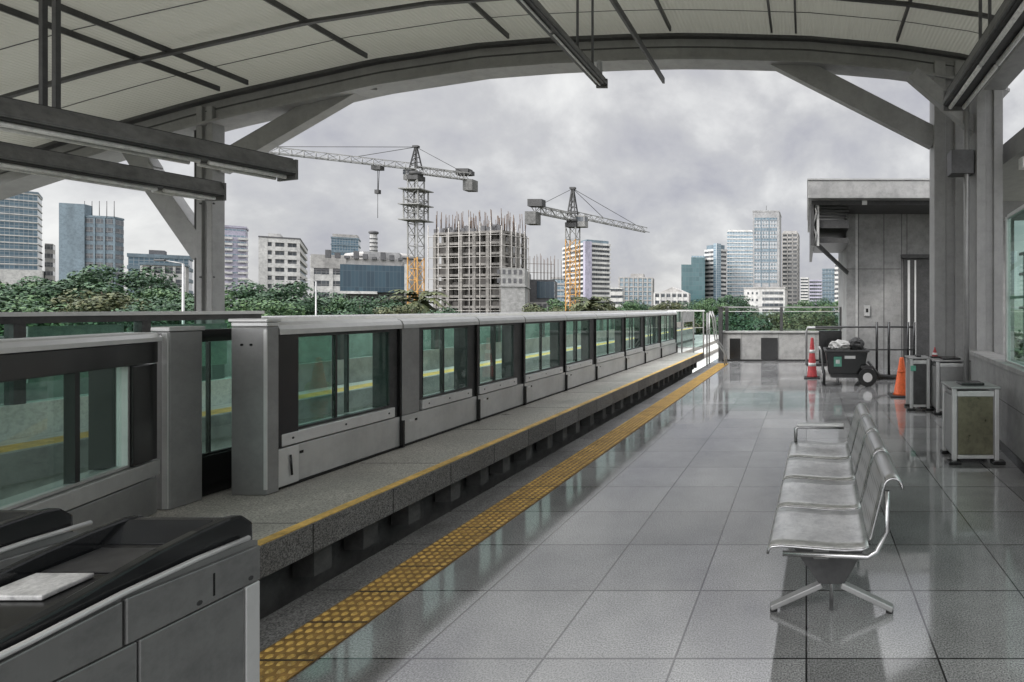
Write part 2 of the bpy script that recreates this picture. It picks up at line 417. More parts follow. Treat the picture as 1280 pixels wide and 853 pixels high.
# track: slab, rails, opposite platform
struct(MB().box(-8.2, -4.0, -8, 60, -1.35, -1.0).build('track_bed', mat('track_slab', (.42,.43,.40), .9, 0, 1.5, .35, .3, 20)))
rail_m = mat('worn_rail', (.30,.27,.24), .4, .8, 6, .3)
for x, lab in ((-5.3,'worn steel rail of the track nearer the yellow platform edge'), (-6.75,'worn steel rail of the track nearer the far platform')):
    tag(MB().prism([(x-.07,-1.0),(x+.07,-1.0),(x+.02,-.96),(x+.02,-.88),(x+.036,-.87),(x+.036,-.83),(x-.036,-.83),(x-.036,-.87),(x-.02,-.88),(x-.02,-.96)],'y',-8,60).build('rail', rail_m), lab, 'rail', 'rails of the track')
opp = struct(MB().box(-12.6, -8.2, -8, 40, -1.35, .12).build('opposite_platform', pale_p))
MB().box(-8.197, -8.1, -8, 40, -.2, .121).build('platform_nosing', conc_l, opp)
MB().box(-8.58, -8.22, -8, 40, .1195, .125).build('yellow_edge_line', yellow, opp)
MB().box(-8.18, -8.13, -8, 40, -.75, -.62).build('dark_band', conc_d, opp)

# ------------------------------------------------------------------ platform screen doors
XF, XB = -3.53, -3.72
BAYG = 'platform screen door bays along the near track edge'
def bay(y0, y1, label, first=False, wide_post=0.16, boxes=0.0):
    t = thing('screen_door_bay', label, 'platform screen', (XF, (y0+y1)/2, .38), BAYG)
    g0 = y0+.06; g1 = y1-wide_post
    if boxes: 
        MB().box(XB, XF+.006, y0+.01, y0+boxes, .66, 1.42).build('steel_panel', steel_d, t, .004)
        g0 = y0+boxes+.07
    MB().box(XB+.03, XF, y0+.012, y1-.012, .40, .655).build('kick_panel', steel, t, .006)
    MB().box(XB, XF+.012, g0-.03, g1+.02, .665, .75).build('sill_rail', steel_l, t, .006)
    cap = [(XB-.01,1.42),(XF+.02,1.42),(XF+.02,1.455),(XF+.005,1.485),(XF-.03,1.505),(XB+.03,1.505),(XB-.01,1.48)]
    MB().prism(cap,'y',y0+.008,y1-.008).build('top_cap', steel_l, t)
    MB().box(XB+.02, XF-.02, g1, y1-.012, .66, 1.418).build('end_post', darkgrey, t, .004)
    MB().box(XF-.045, XF-.035, g0, g1, .752, 1.415).build('glass_pane', g_green, t)
    fr = MB()
    fr.box(XF-.06, XF-.02, g0-.05, g0, .752, 1.418)
    fr.box(XF-.06, XF-.02, g0, g1, 1.395, 1.418); fr.box(XF-.06, XF-.02, g0, g1, .752, .768)
    fr.build('window_frame', darkgrey, t)
    ym = g0+(g1-g0)*.46
    MB().box(XF-.058, XF-.028, ym-.008, ym+.008, .77, 1.394).build('mullion', black, t)
    # slim track-side frame seen through the pane
    MB().box(XB-.01, XB+.015, g0+(g1-g0)*.74, g0+(g1-g0)*.74+.02, .755, 1.41).build('rear_mullion', darkgrey, t)
    MB().box(XF+.0005,XF+.003,y0+.10,y0+.15,.585,.605).build('rating_plate', white_m, t)
    MB().box(XF+.0005,XF+.003,y0+.17,y0+.20,.585,.605).build('lock_cover', black, t, .001)
    fx = MB()
    for yy in (g0+.05, (g0+g1)/2, g1-.05): fx.tube((XF+.011,yy,.71),(XF+.015,yy,.71),.008,n=8)
    build_each(fx, 'fixing', darkgrey, t)
    MB().box(XF-.034,XF-.022,g0+.004,g0+.02,.77,1.394).build('glass_seal', black, t)
    # black gap post with splayed foot at the far end
    MB().box(XF-.10, XF+.004, y1-.010, y1+.006, .386, 1.44).box(XF-.02, XF+.03, y1-.012, y1+.007, .386, .62).build('joint_post', black, t)
    MB().box(XB+.02, XF+.004, y0+.01, y1-.01, .382, .398).build('base_skirting', black, t)
    return t
b1 = bay(3.645, 4.77, 'large glazed screen bay with tall steel end box beside the open gap', True, .1)
MB().box(-3.735, -3.50, 3.556, 3.638, .382, 1.475).build('end_box', steel_d, b1, .008)
MB().box(-3.745, -3.49, 3.546, 3.648, 1.507, 1.53).box(-3.735,-3.50,3.556,3.638,1.477,1.506).build('end_box_lid', steel_l, b1, .006)
MB().box(-3.515, -3.495, 3.548, 3.5545, .42, 1.46).build('corner_trim', steel_l, b1)
MB().box(XF-.02, XF+.010, 3.652, 3.80, .665, 1.418).build('dark_panel', black, b1, .003)
MB().box(XF-.01, XF+.012, 3.652, 3.80, .40, .655).build('hatch', steel_l, b1, .004)
MB().tube((XF+.02,3.73,.60),(XF+.02,3.74,.46),.006).build('handle', black, b1)
scr = MB()
for xx in (-3.66,-3.60): scr.tube((xx,3.5485,1.36),(xx,3.5545,1.36),.008)
scr.build('lid_screw', black, b1)
ys = [4.77,5.88,6.85,8.03,9.19,10.7,11.97,13.3,14.9]
labs = ['screen bay with a steel side panel just after the large glazed bay',
 'slim glazed screen bay, third along the edge from the open gap',
 'glazed screen bay below the crane mast, fourth from the open gap',
 'glazed screen bay in the middle of the row, fifth from the open gap',
 'long glazed screen bay past the middle, fourth from the far end of the row',
 'glazed screen bay third from the far end of the row',
 'small looking glazed screen bay, second from the far end of the row',
 'last screen bay of the row, beside the far end railing']
for i in range(8): bay(ys[i], ys[i+1], labs[i], boxes=.22 if i == 0 else 0, wide_post=.2 if i%2 else .13)

# sliding leaf standing back in the gap
t = thing('sliding_door_leaf', 'narrow glass sliding leaf set back in the gap beside the steel end box', 'door', (-3.9,3.9,.38))
MB().box(-3.93,-3.88,3.49,4.5,1.38,1.46).build('header', black, t, .003)
MB().box(-3.93,-3.88,3.49,4.5,.385,.64).build('lower_panel', black, t, .003)
MB().box(-3.912,-3.904,3.49,4.5,.642,1.378).build('glass_pane', g_green, t)
MB().box(-3.92,-3.894,3.575,3.583,.657,1.378).build('mullion', black, t)
MB().box(-3.92,-3.894,3.49,4.5,.642,.656).build('bottom_seal', black, t)

# angled unit at the left edge of the view
ang = math.atan2(.416, 1.0)
P0 = Vector((-3.86, 3.26, 0)); dv = Vector((.416,-1,0)).normalized(); nv = Vector((1,.416,0)).normalized()   # along towards the camera, outward normal
def A(s, n, z): q = P0+dv*s+nv*n; return (q.x, q.y, z)
def abox(mb, s0, s1, n0, n1, z0, z1):
    mb.hexa([A(s0,n0,z0),A(s1,n0,z0),A(s1,n1,z0),A(s0,n1,z0),A(s0,n0,z1),A(s1,n0,z1),A(s1,n1,z1),A(s0,n1,z1)]); return mb
t = thing('angled_screen_unit', 'dark framed glass screen unit turned at an angle, behind the fare gates', 'platform screen', A(.8,-.1,.38))
EN = 2.1
abox(MB(), .0, EN, -.19, 0, .385, .60).build('kick_panel', steel_d, t, .006)
abox(MB(), .0, EN, -.19, .012, .61, .70).build('sill_rail', steel, t, .005)
abox(MB(), .0, .19, -.18, 0, .705, 1.27).build('black_end_panel', black, t, .004)
abox(MB(), .0, EN, -.18, .004, 1.275, 1.40).build('black_header', black, t, .006)
pr = MB()
profz = [(-.20,1.402),(.018,1.402),(.018,1.425),(.0,1.447),(-.03,1.455),(-.17,1.455),(-.20,1.44)]
a0 = [pr.b.verts.new(A(-.01,n,z)) for n,z in profz]; a1 = [pr.b.verts.new(A(EN,n,z)) for n,z in profz]
for i in range(len(profz)): pr.b.faces.new((a0[i],a0[(i+1)%7],a1[(i+1)%7],a1[i]))
pr.b.faces.new(a0[::-1]); pr.b.faces.new(a1)
pr.build('top_cap', steel_l, t)
abox(MB(), .19, EN, -.05, -.04, .705, 1.272).build('glass_pane', g_green, t)
build_each(abox(abox(MB(), .515, .545, -.06, -.02, .705, 1.272), 1.25, 1.27, -.06, -.02, .705, 1.272), 'mullion', black, t)
fr = abox(MB(), .192, EN, -.06, -.015, .705, .72); abox(fr, .192, .206, -.06, -.015, .72, 1.27)
fr.build('window_frame', steel, t)
t = thing('screen_end_box', 'plain tall steel box closing the angled screen unit at the gap', 'post', (-3.75,3.4,.38))
MB().box(-3.93,-3.835,3.30,3.48,.382,1.455).build('box_body', steel_d, t, .006)
MB().box(-3.94,-3.825,3.29,3.49,1.457,1.485).build('lid', steel, t, .005)
MB().box(-3.872,-3.84,3.292,3.299,.39,1.45).build('corner_trim', steel_l, t)

# ------------------------------------------------------------------ far end railing and handrails on the plinth
t = thing('glass_railing', 'metal framed glass railing closing the raised edge at its far end', 'railing', (-3.2,14.97,.38))
pm = MB()
for x in (-3.75,-3.42,-3.1,-2.83): pm.box(x,x+.035,14.955,14.99,.215,1.5)
build_each(pm,'post', steel_d, t)
MB().box(-3.78,-2.78,14.945,15.0,1.5,1.54).build('top_rail', steel_l, t)
MB().box(-3.75,-2.8,14.965,14.98,1.05,1.07).box(-3.75,-2.8,14.965,14.98,.5,.52).build('lower_rail', steel, t)
MB().box(-3.75,-2.82,14.968,14.976,.53,1.04).build('glass_pane', g_clear, t)
t = thing('stair_handrail', 'pale bent tube handrail leaning down to the floor at the platform end', 'handrail', (-2.55,15.3,0))
for dy in (0,.35):
    MB().path([(-2.74,15.1+dy,.0),(-2.74,15.1+dy,1.45),(-2.66,15.1+dy,1.5),(-2.58,15.1+dy,1.3),(-2.52,15.1+dy,.72),(-2.25,15.1+dy,.35),(-2.25,15.1+dy,.0)],.02).build('rail_tube', steel_d, t)
MB().path([(-2.52,15.1,.7),(-2.52,15.45,.7)],.015).path([(-2.74,15.1,1.0),(-2.74,15.45,1.0)],.015).build('cross_tube', steel_d, t)

# end wall with hatches, and the glass railing over it
t = thing('end_wall', 'low pale panelled wall closing the far end of the platform', 'wall', (-.6,16.5,0))
MB().box(-2.6,1.4,16.45,16.7,.0,.84).build('wall_body', conc_l, t, .01)
MB().box(-2.62,1.42,16.40,16.75,.842,.90).build('coping', concrete, t, .008)
MB().box(-2.30,-1.98,16.435,16.448,.06,.68).build('dark_opening', black, t)
MB().box(-1.36,-.86,16.435,16.448,.06,.70).build('dark_opening', black, t)
MB().box(-2.6,1.4,16.42,16.449,.0,.05).build('skirting', black, t)
gp = MB()
for x in (-1.95,-.84,.28): gp.box(x,x+.008,16.44,16.4485,.06,.84)
gp.build('panel_joint', conc_d, t)
t = thing('end_railing', 'glass railing with dark posts standing on the far low wall', 'railing', (-.6,16.57,.9))
for x in (-2.45,-.80,1.0): MB().box(x,x+.09,16.53,16.62,.902,1.62).build('post', darkgrey, t)
MB().box(-2.55,1.3,16.55,16.60,1.60,1.64).build('top_rail', steel_d, t)
MB().box(-2.55,1.3,16.56,16.59,1.48,1.50).build('mid_rail', steel, t)
MB().box(-2.5,1.28,16.57,16.578,.92,1.47).build('glass_pane', g_clear, t)
# dark corner post where wall and strip meet
tag(MB().box(-2.62,-2.50,16.30,16.40,.0,1.60).box(-2.66,-2.46,16.27,16.43,1.6,1.63).build('corner_post', darkgrey), 'dark square post standing at the end of the yellow strip', 'post')

# ------------------------------------------------------------------ opposite side screens
t = thing('far_screen_wall', 'long green glazed screen wall on the opposite platform across the track', 'platform screen', (-9.0,8,.12))
MB().box(-9.10,-8.95,1,9.0,.122,.50).build('kick_panel', white_m, t)
MB().box(-9.10,-8.95,1,9.0,1.42,1.50).build('header', darkgrey, t)
cap = MB().box(-9.14,-8.92,1,9.02,1.502,1.55); cap.build('top_cap', steel_l, t)
pm = MB()
for y in (1.2,2.6,4.0,5.0,6.2,7.4,8.9): pm.box(-9.08,-8.97,y,y+.10,.5,1.42)
build_each(pm,'post', darkgrey, t)
MB().box(-9.03,-9.02,1,9.0,.5,1.42).build('glass_pane', g_green, t)
for y0,y1,z0,z1 in ((4.15,4.9,.72,1.36),(5.15,5.6,.7,1.36),(6.4,7.3,.72,1.38),(2.7,3.3,.7,1.3),(7.6,8.6,.72,1.36)):
    MB().box(-9.12,-9.09,y0,y1,z0,z1).build('pale_panel', white_m, t)
t = thing('far_screen_wall', 'lower pale capped screen wall continuing down the opposite platform', 'platform screen', (-9.0,24,.12))
MB().box(-9.10,-8.95,9.1,40,.122,.60).build('kick_panel', conc_l, t)
MB().box(-9.12,-8.93,9.1,40,1.36,1.44).build('top_cap', steel_l, t)
pm = MB(); y = 9.2
while y < 40: pm.box(-9.08,-8.97,y,y+.14,.6,1.36); y += 1.35
build_each(pm,'post', darkgrey, t)
MB().box(-9.03,-9.02,9.1,40,.6,1.36).build('glass_pane', g_green, t)
t = thing('parapet_wall', 'long plain concrete parapet at the back of the opposite platform', 'wall', (-12.5,20,.12))
MB().box(-12.6,-12.4,-8,60,.122,1.15).build('wall_body', concrete, t)
MB().tube((-12.5,-8,1.38),(-12.5,60,1.38),.03).build('top_rail', steel_d, t)
ps = MB(); y = -6
while y < 60: ps.box(-12.52,-12.48,y,y+.04,1.15,1.38); y += 1.8
build_each(ps,'rail_post', steel_d, t)

# ------------------------------------------------------------------ canopy
YA = 9.0
arch_top = [(-60,225),(40,192),(100,173),(161,154.5),(240,132),(280,121.5),(380,99),(470,79),(600,59),(690,52),(780,48),(850,46.5),(900,47),(1010,50),(1120,60),(1200,72),(1260,86)]
def at_arch(px):
    for (a,ya),(b,yb) in zip(arch_top[:-1], arch_top[1:]):
        if px <= b: return ya+(yb-ya)*(px-a)/(b-a)
    return arch_top[-1][1]
TOP = [(Xat(px,YA), Zat(py,YA)) for px,py in arch_top]
def ztop(x):
    for (a,za),(b,zb) in zip(TOP[:-1], TOP[1:]):
        if x <= b: return za+(zb-za)*(x-a)/(b-a)
    return TOP[-1][1]
xs = [TOP[0][0]+(TOP[-1][0]-TOP[0][0])*i/64 for i in range(65)]
can = thing('station_canopy', 'arched grey station roof of ribbed sheeting over a deep curved end beam', 'canopy', (-5,YA,4))
def strip(mb, y0, y1, up, lo, xs=xs):
    for a, b in zip(xs[:-1], xs[1:]):
        za, zb = ztop(a), ztop(b)
        mb.hexa([(a,y0,za-lo),(b,y0,zb-lo),(b,y1,zb-lo),(a,y1,za-lo),(a,y0,za+up),(b,y0,zb+up),(b,y1,zb+up),(a,y1,za+up)])
    bmesh.ops.remove_doubles(mb.b, verts=mb.b.verts, dist=1e-4)
    seen = {}
    for f in list(mb.b.faces):
        key = tuple(sorted(v.index for v in f.verts))
    return mb
def arcband(y0, y1, up, lo, xs=xs):
    mb = MB(); rows = []
    for x in xs:
        z = ztop(x); rows.append([mb.b.verts.new(q) for q in ((x,y0,z-lo),(x,y1,z-lo),(x,y1,z+up),(x,y0,z+up))])
    for A_, B_ in zip(rows[:-1], rows[1:]):
        for i in range(4): mb.b.faces.new((A_[i],A_[(i+1)%4],B_[(i+1)%4],B_[i]))
    mb.b.faces.new(rows[0][::-1]); mb.b.faces.new(rows[-1]); return mb
arcband(-3.2, YA+.35, .20, -.13).build('roof_sheet', roof_m, can)
beam = arcband(YA, YA+.22, -.03, .36).build('arch_beam', steelpaint, can)
arcband(YA-.10, YA+.30, .02, .03).build('top_flange', purlin_m, beam)
arcband(YA-.09, YA+.29, -.362, .405).build('bottom_flange', steelpaint, beam)
arcband(YA-.012, YA-.001, -.155, .175).build('web_line', purlin_m, beam)
# purlins running along the platform
for px in (75, 283, 318, 465, 640, 840, 965, 995, 1120):
    x = Xat(px, YA); z = ztop(x)
    MB().box(x-.016,x+.016,-3.2,YA-.11,z+.04,z+.12).build('purlin', purlin_m, can)
for y in (7.75, 4.2, 0.6, -3.1):
    arcband(y, y+.05, .06, -.01).build('curved_rib', purlin_m, can)
for y in (4.2, -.6):
    arcband(y+.3, y+.52, -.03, .36).build('arch_beam', steelpaint, can)

lp = MB()
for y in (-1.2, 1.4, 3.0, 5.6, 7.1, 8.4):
    for a_, b_ in zip(xs[:-1], xs[1:]):
        za, zb_ = ztop(a_)+.125, ztop(b_)+.125
        lp.hexa([(a_,y,za),(b_,y,zb_),(b_,y+.012,zb_),(a_,y+.012,za),(a_,y,za+.01),(b_,y,zb_+.01),(b_,y+.012,zb_+.01),(a_,y+.012,za+.01)])
bmesh.ops.remove_doubles(lp.b, verts=lp.b.verts, dist=1e-4)
lp.build('sheet_lap', purlin_m, can)
def column(px0, px1, Y, dep, label, name='canopy_column', ztop_=None, z0=0.0):
    x0, x1 = Xat(px0,Y), Xat(px1,Y)
    t = thing(name, label, 'column', ((x0+x1)/2, Y+dep/2, z0), 'columns carrying the arched roof')
    zt = ztop_ if ztop_ else ztop((x0+x1)/2)-.1
    sh = MB()
    g = (x1-x0)*.16
    sh.prism([(x0,Y),(x0+g*2.2,Y),(x0+g*2.2,Y+.05),(x1-g*2.2,Y+.05),(x1-g*2.2,Y),(x1,Y),(x1,Y+dep),(x0,Y+dep)],'z',z0,zt)
    sh.build('shaft', steelpaint, t, .008)
    return t, (x0+x1)/2, x0, x1
t, xc, x0, x1 = column(245, 265, YA-.06, .20, 'tall grey steel roof column behind the screen doors, braced on both sides', z0=.12)
# diagonal braces (rising right to the arch, and left to the outer eave)
MB().bar((x1-.05,YA+.11,Zat(205,YA)),(Xat(452,YA),YA+.11,Zat(97,YA)),.17,.30).build('brace', steelpaint, t, .008)
MB().bar((x0-.02,YA+.11,Zat(318,YA)),(Xat(172,YA),YA+.11,Zat(208,YA)),.17,.33).build('brace', steelpaint, t, .008)
MB().bar((Xat(178,YA),YA+.11,Zat(214,YA)),(Xat(150,YA),YA+.11,Zat(170,YA)),.15,.33).build('brace', steelpaint, t, .008)
gs = MB().box(Xat(425,YA),Xat(470,YA),YA+.015,YA+.024,Zat(112,YA),Zat(92,YA)); gs.build('gusset_plate', steel_d, t)
bo = MB()
for i in range(4): bo.tube((Xat(430+10*i,YA),YA+.002,Zat(107-2*i,YA)),(Xat(430+10*i,YA),YA+.014,Zat(107-2*i,YA)),.02,n=8)
for i in range(3):
    for o in (.08,.30): bo.tube((x0+o,YA-.075,.9+1.2*i),(x0+o,YA-.061,.9+1.2*i),.016,n=8)
build_each(bo, 'bolt', darkgrey, t)
MB().box(x0-.05,x1+.05,YA-.08,YA+.4,.13,.19).build('base_plate', steel_d, t)
MB().tube((x0-.12,YA+.05,.12),(x0-.12,YA+.05,4.6),.022).build('downpipe', purlin_m, t)
t, xc, x0, x1 = column(1168, 1208, YA-.06, .36, 'broad grey roof column on the platform beside the grey panelled shelter')
MB().bar((x0+.05,YA+.11,Zat(172,YA)),(Xat(968,YA),YA+.11,Zat(68,YA)),.17,.34).build('brace', steelpaint, t, .008)
MB().box(x0-.04,x1+.04,YA-.08,YA+.46,.001,.05).build('base_plate', steel_d, t)
MB().box(x1+.003,x1+.16,YA+.02,YA+.25,0.06,5.0).build('side_duct', wallpan, t, .006)
t, xc, x0, x1 = column(1221, 1254, 7.9, .4, 'narrow grey roof column rising behind the low wall with the glass screen', ztop_=ztop(2.6)-.3)
MB().tube((x0-.12,8.0,.02),(x0-.12,8.0,4.9),.04).build('downpipe', steel_d, t)
MB().bar((x0+.1,8.1,4.2),(x0-.9,8.1,5.05),.16,.2).build('brace', steelpaint, t, .008)
MB().box(x0-.35,x0-.02,7.95,8.2,3.55,3.9).build('junction_box', darkgrey, t, .01)
# side canopy seen past the columns on the right
t = thing('side_canopy', 'dark sloping roof edge beyond the narrow column at the right', 'canopy', (4.2,8,3))
MB().hexa([(2.95,7.2,3.75),(5.6,7.2,3.95),(5.6,12.2,3.95),(2.95,12.2,3.75),(2.95,7.2,4.05),(5.6,7.2,4.25),(5.6,12.2,4.25),(2.95,12.2,4.05)]).build('roof_slab', steelpaint, t)
MB().bar((2.95,9.1,3.2),(5.6,9.1,3.25),.16,.3).build('edge_beam', steelpaint, t)
MB().box(5.3,5.5,9.0,9.2,0,3.2).build('post', steelpaint, t)
MB().box(3.0,5.5,7.6,7.75,3.55,3.7).build('light_tube', tube_m, t)

# ------------------------------------------------------------------ hanging strip lights
LG = 'strip lights hung under the roof'
def strip_light(p, q, w_, h_, label, hangers=(), tubes=2):
    """Trough luminaire from p to q (both at the height of its centre)."""
    p, q = Vector(p), Vector(q); Ln = (q-p).length; d = (q-p).normalized(); ang_ = math.atan2(-d.x, d.y)
    M = Matrix.Translation(p) @ Matrix.Rotation(ang_, 4, 'Z')
    t = thing('strip_light', label, 'light fitting', (p+q)/2-Vector((0,0,h_/2)), LG)
    MB().prism([(-w_/2,-h_*.1),(-w_*.34,h_*.5),(w_*.34,h_*.5),(w_/2,-h_*.1),(w_/2,-h_*.22),(-w_/2,-h_*.22)],'y',0,Ln).build('housing', lum_m, t, M=M)
    MB().box(-w_*.5,w_*.5,.0,Ln,-h_*.165,-h_*.15).box(-w_*.345,w_*.345,.0,Ln,h_*.5,h_*.53).build('housing_lip', darkgrey, t, M=M)
    MB().box(-w_*.42,w_*.42,.01,Ln-.01,-h_*.30,-h_*.222).build('tray', darkgrey, t, M=M)
    for k in range(tubes):
        xx = -w_*.25+w_*.5*k/max(1,tubes-1) if tubes > 1 else 0
        y_ = .05
        while y_ < Ln-.2:
            e_ = min(y_+1.2, Ln-.05); MB().tube((xx,y_,-h_*.42),(xx,e_,-h_*.42),h_*.10,n=8).build('tube', tube_m, t, M=M); y_ = e_+.06
    MB().box(-w_*.46,w_*.46,Ln,Ln+.02,-h_*.5,h_*.48).build('end_cap', lum_m, t, M=M)
    for f in hangers:
        c = p+d*f*Ln
        for o in (-.05,.05): MB().bar((c.x+o,c.y,c.z+h_*.4),(c.x+o,c.y,ztop(c.x)+.1),.03).build('hanger', purlin_m, t)
    return t
def along(px0, py0, px1, py1, Yf):              # level fitting whose ends show at two photo points
    Yn = Yf*(CY-py1)/(CY-py0)
    return (Xat(px0,Yn),Yn,Zat(py0,Yn)), (Xat(px1,Yf),Yf,Zat(py1,Yf))
p, q = along(-70, 129, 358, 213, 5.6)
strip_light(p, q, .32, .205, 'wide twin tube strip light, the upper of the two at left', (.231,))
p, q = along(-60, 185, 268, 240, 6.45)
strip_light(p, q, .32, .21, 'wide strip light ending at the left column, below the other', ())
xr = -2.2; yr = FPX*2.2/(CX-752)
t = strip_light((xr,2.2,Zat(104,yr)), (xr,yr,Zat(104,yr)), .13, .10, 'slim strip light hung from rods over the yellow tactile strip', (), 1)
for hy in (yr-.25, yr-.62, 3.6):
    MB().tube((xr,hy,Zat(104,yr)+.03),(xr,hy,ztop(xr)+.1),.012).build('hanger_rod', purlin_m, t)
MB().box(xr-.02,xr+.02,yr-.09,yr-.03,Zat(104,yr),Zat(80,yr)).build('bracket', steelpaint, t)
tag(MB().box(xr+.18,xr+.21,1,7.7,4.75,4.83).tube((xr+.195,5.6,4.8),(xr+.195,5.6,5.9),.012).tube((xr+.195,3.2,4.8),(xr+.195,3.2,5.9),.012).build('cable_tray', purlin_m), 'thin dark cable tray hung under the roof beside the slim light', 'cable tray')
xr2 = 1.91
strip_light((xr2,3.2,4.25), (xr2,7.0,4.25), .34, .26, 'wide strip light running beneath the right eave of the roof', (.7,))
tag(MB().box(2.45,2.75,3,7.6,4.62,4.9).box(2.38,2.82,3,7.6,4.9,4.94).tube((2.6,6.5,4.94),(2.6,6.5,5.6),.015).build('gutter_trunking', steelpaint), 'deep grey trunking beside the narrow column under the right eave', 'trunking')

# ------------------------------------------------------------------ right side: low wall, glass screen
wa, wb_ = (2.08,5.0), (2.36,7.85)
def wpt(y, n): 
    x = wa[0]+(wb_[0]-wa[0])*(y-wa[1])/(wb_[1]-wa[1]); return x+n
def wslab(mb, y0, y1, n0, n1, z0, z1):
    return mb.hexa([(wpt(y0,n0),y0,z0),(wpt(y0,n1),y0,z0),(wpt(y1,n1),y1,z0),(wpt(y1,n0),y1,z0),(wpt(y0,n0),y0,z1),(wpt(y0,n1),y0,z1),(wpt(y1,n1),y1,z1),(wpt(y1,n0),y1,z1)])
t = thing('low_wall', 'low grey stone clad wall along the right side of the platform', 'wall', (2.2,6,0))
wslab(MB(), 1.5, 7.85, 0, .25, 0, .93).build('wall_body', wallpan, t)
wslab(MB(), 1.5, 7.87, -.02, .27, .932, .985).build('coping', conc_l, t, .006)
wslab(MB(), 1.5, 7.85, -.012, -.001, 0.0, .10).build('skirting', black, t)
wslab(MB(), 1.5, 7.85, -.003, -.0005, .56, .566).build('panel_joint', conc_d, t)
t = thing('glass_screen', 'tall green glass screen standing on the low grey wall', 'glass screen', (2.3,5,.985))
wslab(MB(), 1.5, 6.25, .10, .112, 1.0, 2.62).build('glass_pane', g_green, t)
fr = wslab(MB(), 6.25, 6.31, .08, .13, .988, 2.64); wslab(fr, 1.5, 6.25, .08, .13, .988, 1.0); wslab(fr, 1.5, 6.25, .085,.125, 2.622, 2.66)
fr.build('screen_frame', steel, t)
build_each(wslab(wslab(MB(), 4.8, 4.83, .09,.122,1.0,2.62), 1.5, 6.25, .12,.14,1.7,1.73), 'mullion', steel, t)
t = thing('outer_railing', 'steel service stair frame seen through the green glass screen', 'railing', (3.6,7,0))
for k in range(5): MB().bar((3.2,5.2+k*.7,0),(3.2,5.2+k*.7,2.4),.05).build('post', steel, t)
for z in (1.1,1.6,2.1,2.4): MB().bar((3.2,5,z),(3.2,8.2,z+.0),.04).build('rail', steel, t)
# ------------------------------------------------------------------ panelled shelter with flat roof
YS = 14.5
t = thing('lift_shelter', 'grey panelled lift shelter with a deep flat roof overhanging to the left', 'shelter', (2.6,YS,0))
zr0, zr1 = Zat(264,YS), Zat(249,13)
MB().box(1.06,5.5,YS,18.2,0,zr0-.02).build('wall', wallpan, t)
MB().box(1.12,5.5,YS-.03,18,zr0-.018,zr0+.28).build('upper_band', steelpaint, t)
rf = MB().box(.04,5.8,12.9,18.8,zr1,Zat(227,13)).build('roof', wallpan, t, .01)
MB().box(.02,5.82,12.88,18.82,Zat(227,13)+.002,Zat(227,13)+.04).build('roof_trim', steel_d, rf)
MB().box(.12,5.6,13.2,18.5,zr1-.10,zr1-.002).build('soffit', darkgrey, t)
jn = MB()
for x in (1.38,2.05,2.52,2.66): jn.box(x-.008,x+.008,YS-.004,YS-.0005,0,zr0-.03)
jn.box(1.06,2.5,YS-.004,YS-.0005,2.62,2.635)
jn.build('panel_joint', darkgrey, t)
MB().box(1.30,1.36,YS-.006,YS,0.0,zr0-.03).build('corner_strip', alu, t)
dr = MB().box(2.56,3.3,YS-.10,YS-.002,0,2.9).build('door', darkgrey, t, .01)
MB().box(2.50,3.4,YS-.16,YS-.002,2.902,3.0).build('canopy_lip', darkgrey, dr)
MB().box(2.66,2.72,YS-.115,YS-.10,0.05,2.85).box(2.84,2.88,YS-.115,YS-.10,.05,2.85).build('door_trim', steel_l, dr)
MB().box(1.52,1.68,YS-.05,YS-.002,1.38,1.66).build('control_panel', alu, t, .008)
MB().box(1.57,1.63,YS-.056,YS-.0505,1.48,1.58).build('button_plate', black, t)
lv = MB()
lv.box(.16,1.04,13.4,16,3.55,3.75); lv.box(.2,1.04,13.5,16,3.2,3.32); lv.box(.10,.18,13.2,18,3.1,zr1-.1)
for k in range(4): lv.box(.2,1.04,13.45,13.5,3.8+.08*k,3.83+.08*k)
lv.build('overhang_frame', darkgrey, t)
MB().bar((.28,13.3,3.1),(.28,13.3,zr1-.1),.06).build('hanger', steel, t)
MB().bar((.25,13.3,3.15),(1.08,14.4,2.72-.2),.06,.09).build('strut', darkgrey, t)
MB().bar((1.4,13.2,zr1-.1),(1.4,13.2,zr0+.05),.12,.05).build('bracket', steel_l, t)
pip = MB()
for k in range(3): pip.path([(.17,13.25+.1*k,3.1),(.24,13.25+.1*k,3.35),(.15,13.25+.1*k,3.6),(.25,13.25+.1*k,3.9),(.2,13.25+.1*k,4.1)],.03)
pip.build('pipework', steel_d, t)

# ------------------------------------------------------------------ barrier railing, carts, cones, bins
t = thing('barrier_frame', 'black tube barrier standing in front of the panelled shelter', 'barrier', (1.6,12.3,0))
for x in (1.58,1.85,2.28,2.42): MB().tube((x,12.3,0),(x,12.3,1.28),.03).build('post', black, t)
MB().tube((.2,12.3,1.17),(2.42,12.3,1.17),.022).tube((.55,12.3,.66),(2.42,12.3,.66),.018).build('rail', darkgrey, t)
MB().box(1.4,2.5,12.2,12.4,.0,.10).build('base_board', black, t)
def wheel(par, c, r, wdt):
    w_ = MB().tube((c[0]-wdt/2,c[1],c[2]),(c[0]+wdt/2,c[1],c[2]),r,n=20).build('wheel', rubber, par)
    MB().tube((c[0]-wdt/2-.006,c[1],c[2]),(c[0]+wdt/2+.006,c[1],c[2]),r*.55,n=16).build('rim', steel_l, w_)
def wheel_side(par, c, r, wdt):
    w_ = MB().tube((c[0],c[1]-wdt/2,c[2]),(c[0],c[1]+wdt/2,c[2]),r,n=22).build('wheel', rubber, par, .01)
    MB().tube((c[0],c[1]-wdt/2-.006,c[2]),(c[0],c[1]+wdt/2+.006,c[2]),r*.5,n=16).build('rim', steel_l, w_)
t = thing('work_cart', 'black four wheeled work cart loaded with pale and dark bags', 'cart', (.85,11.4,0))
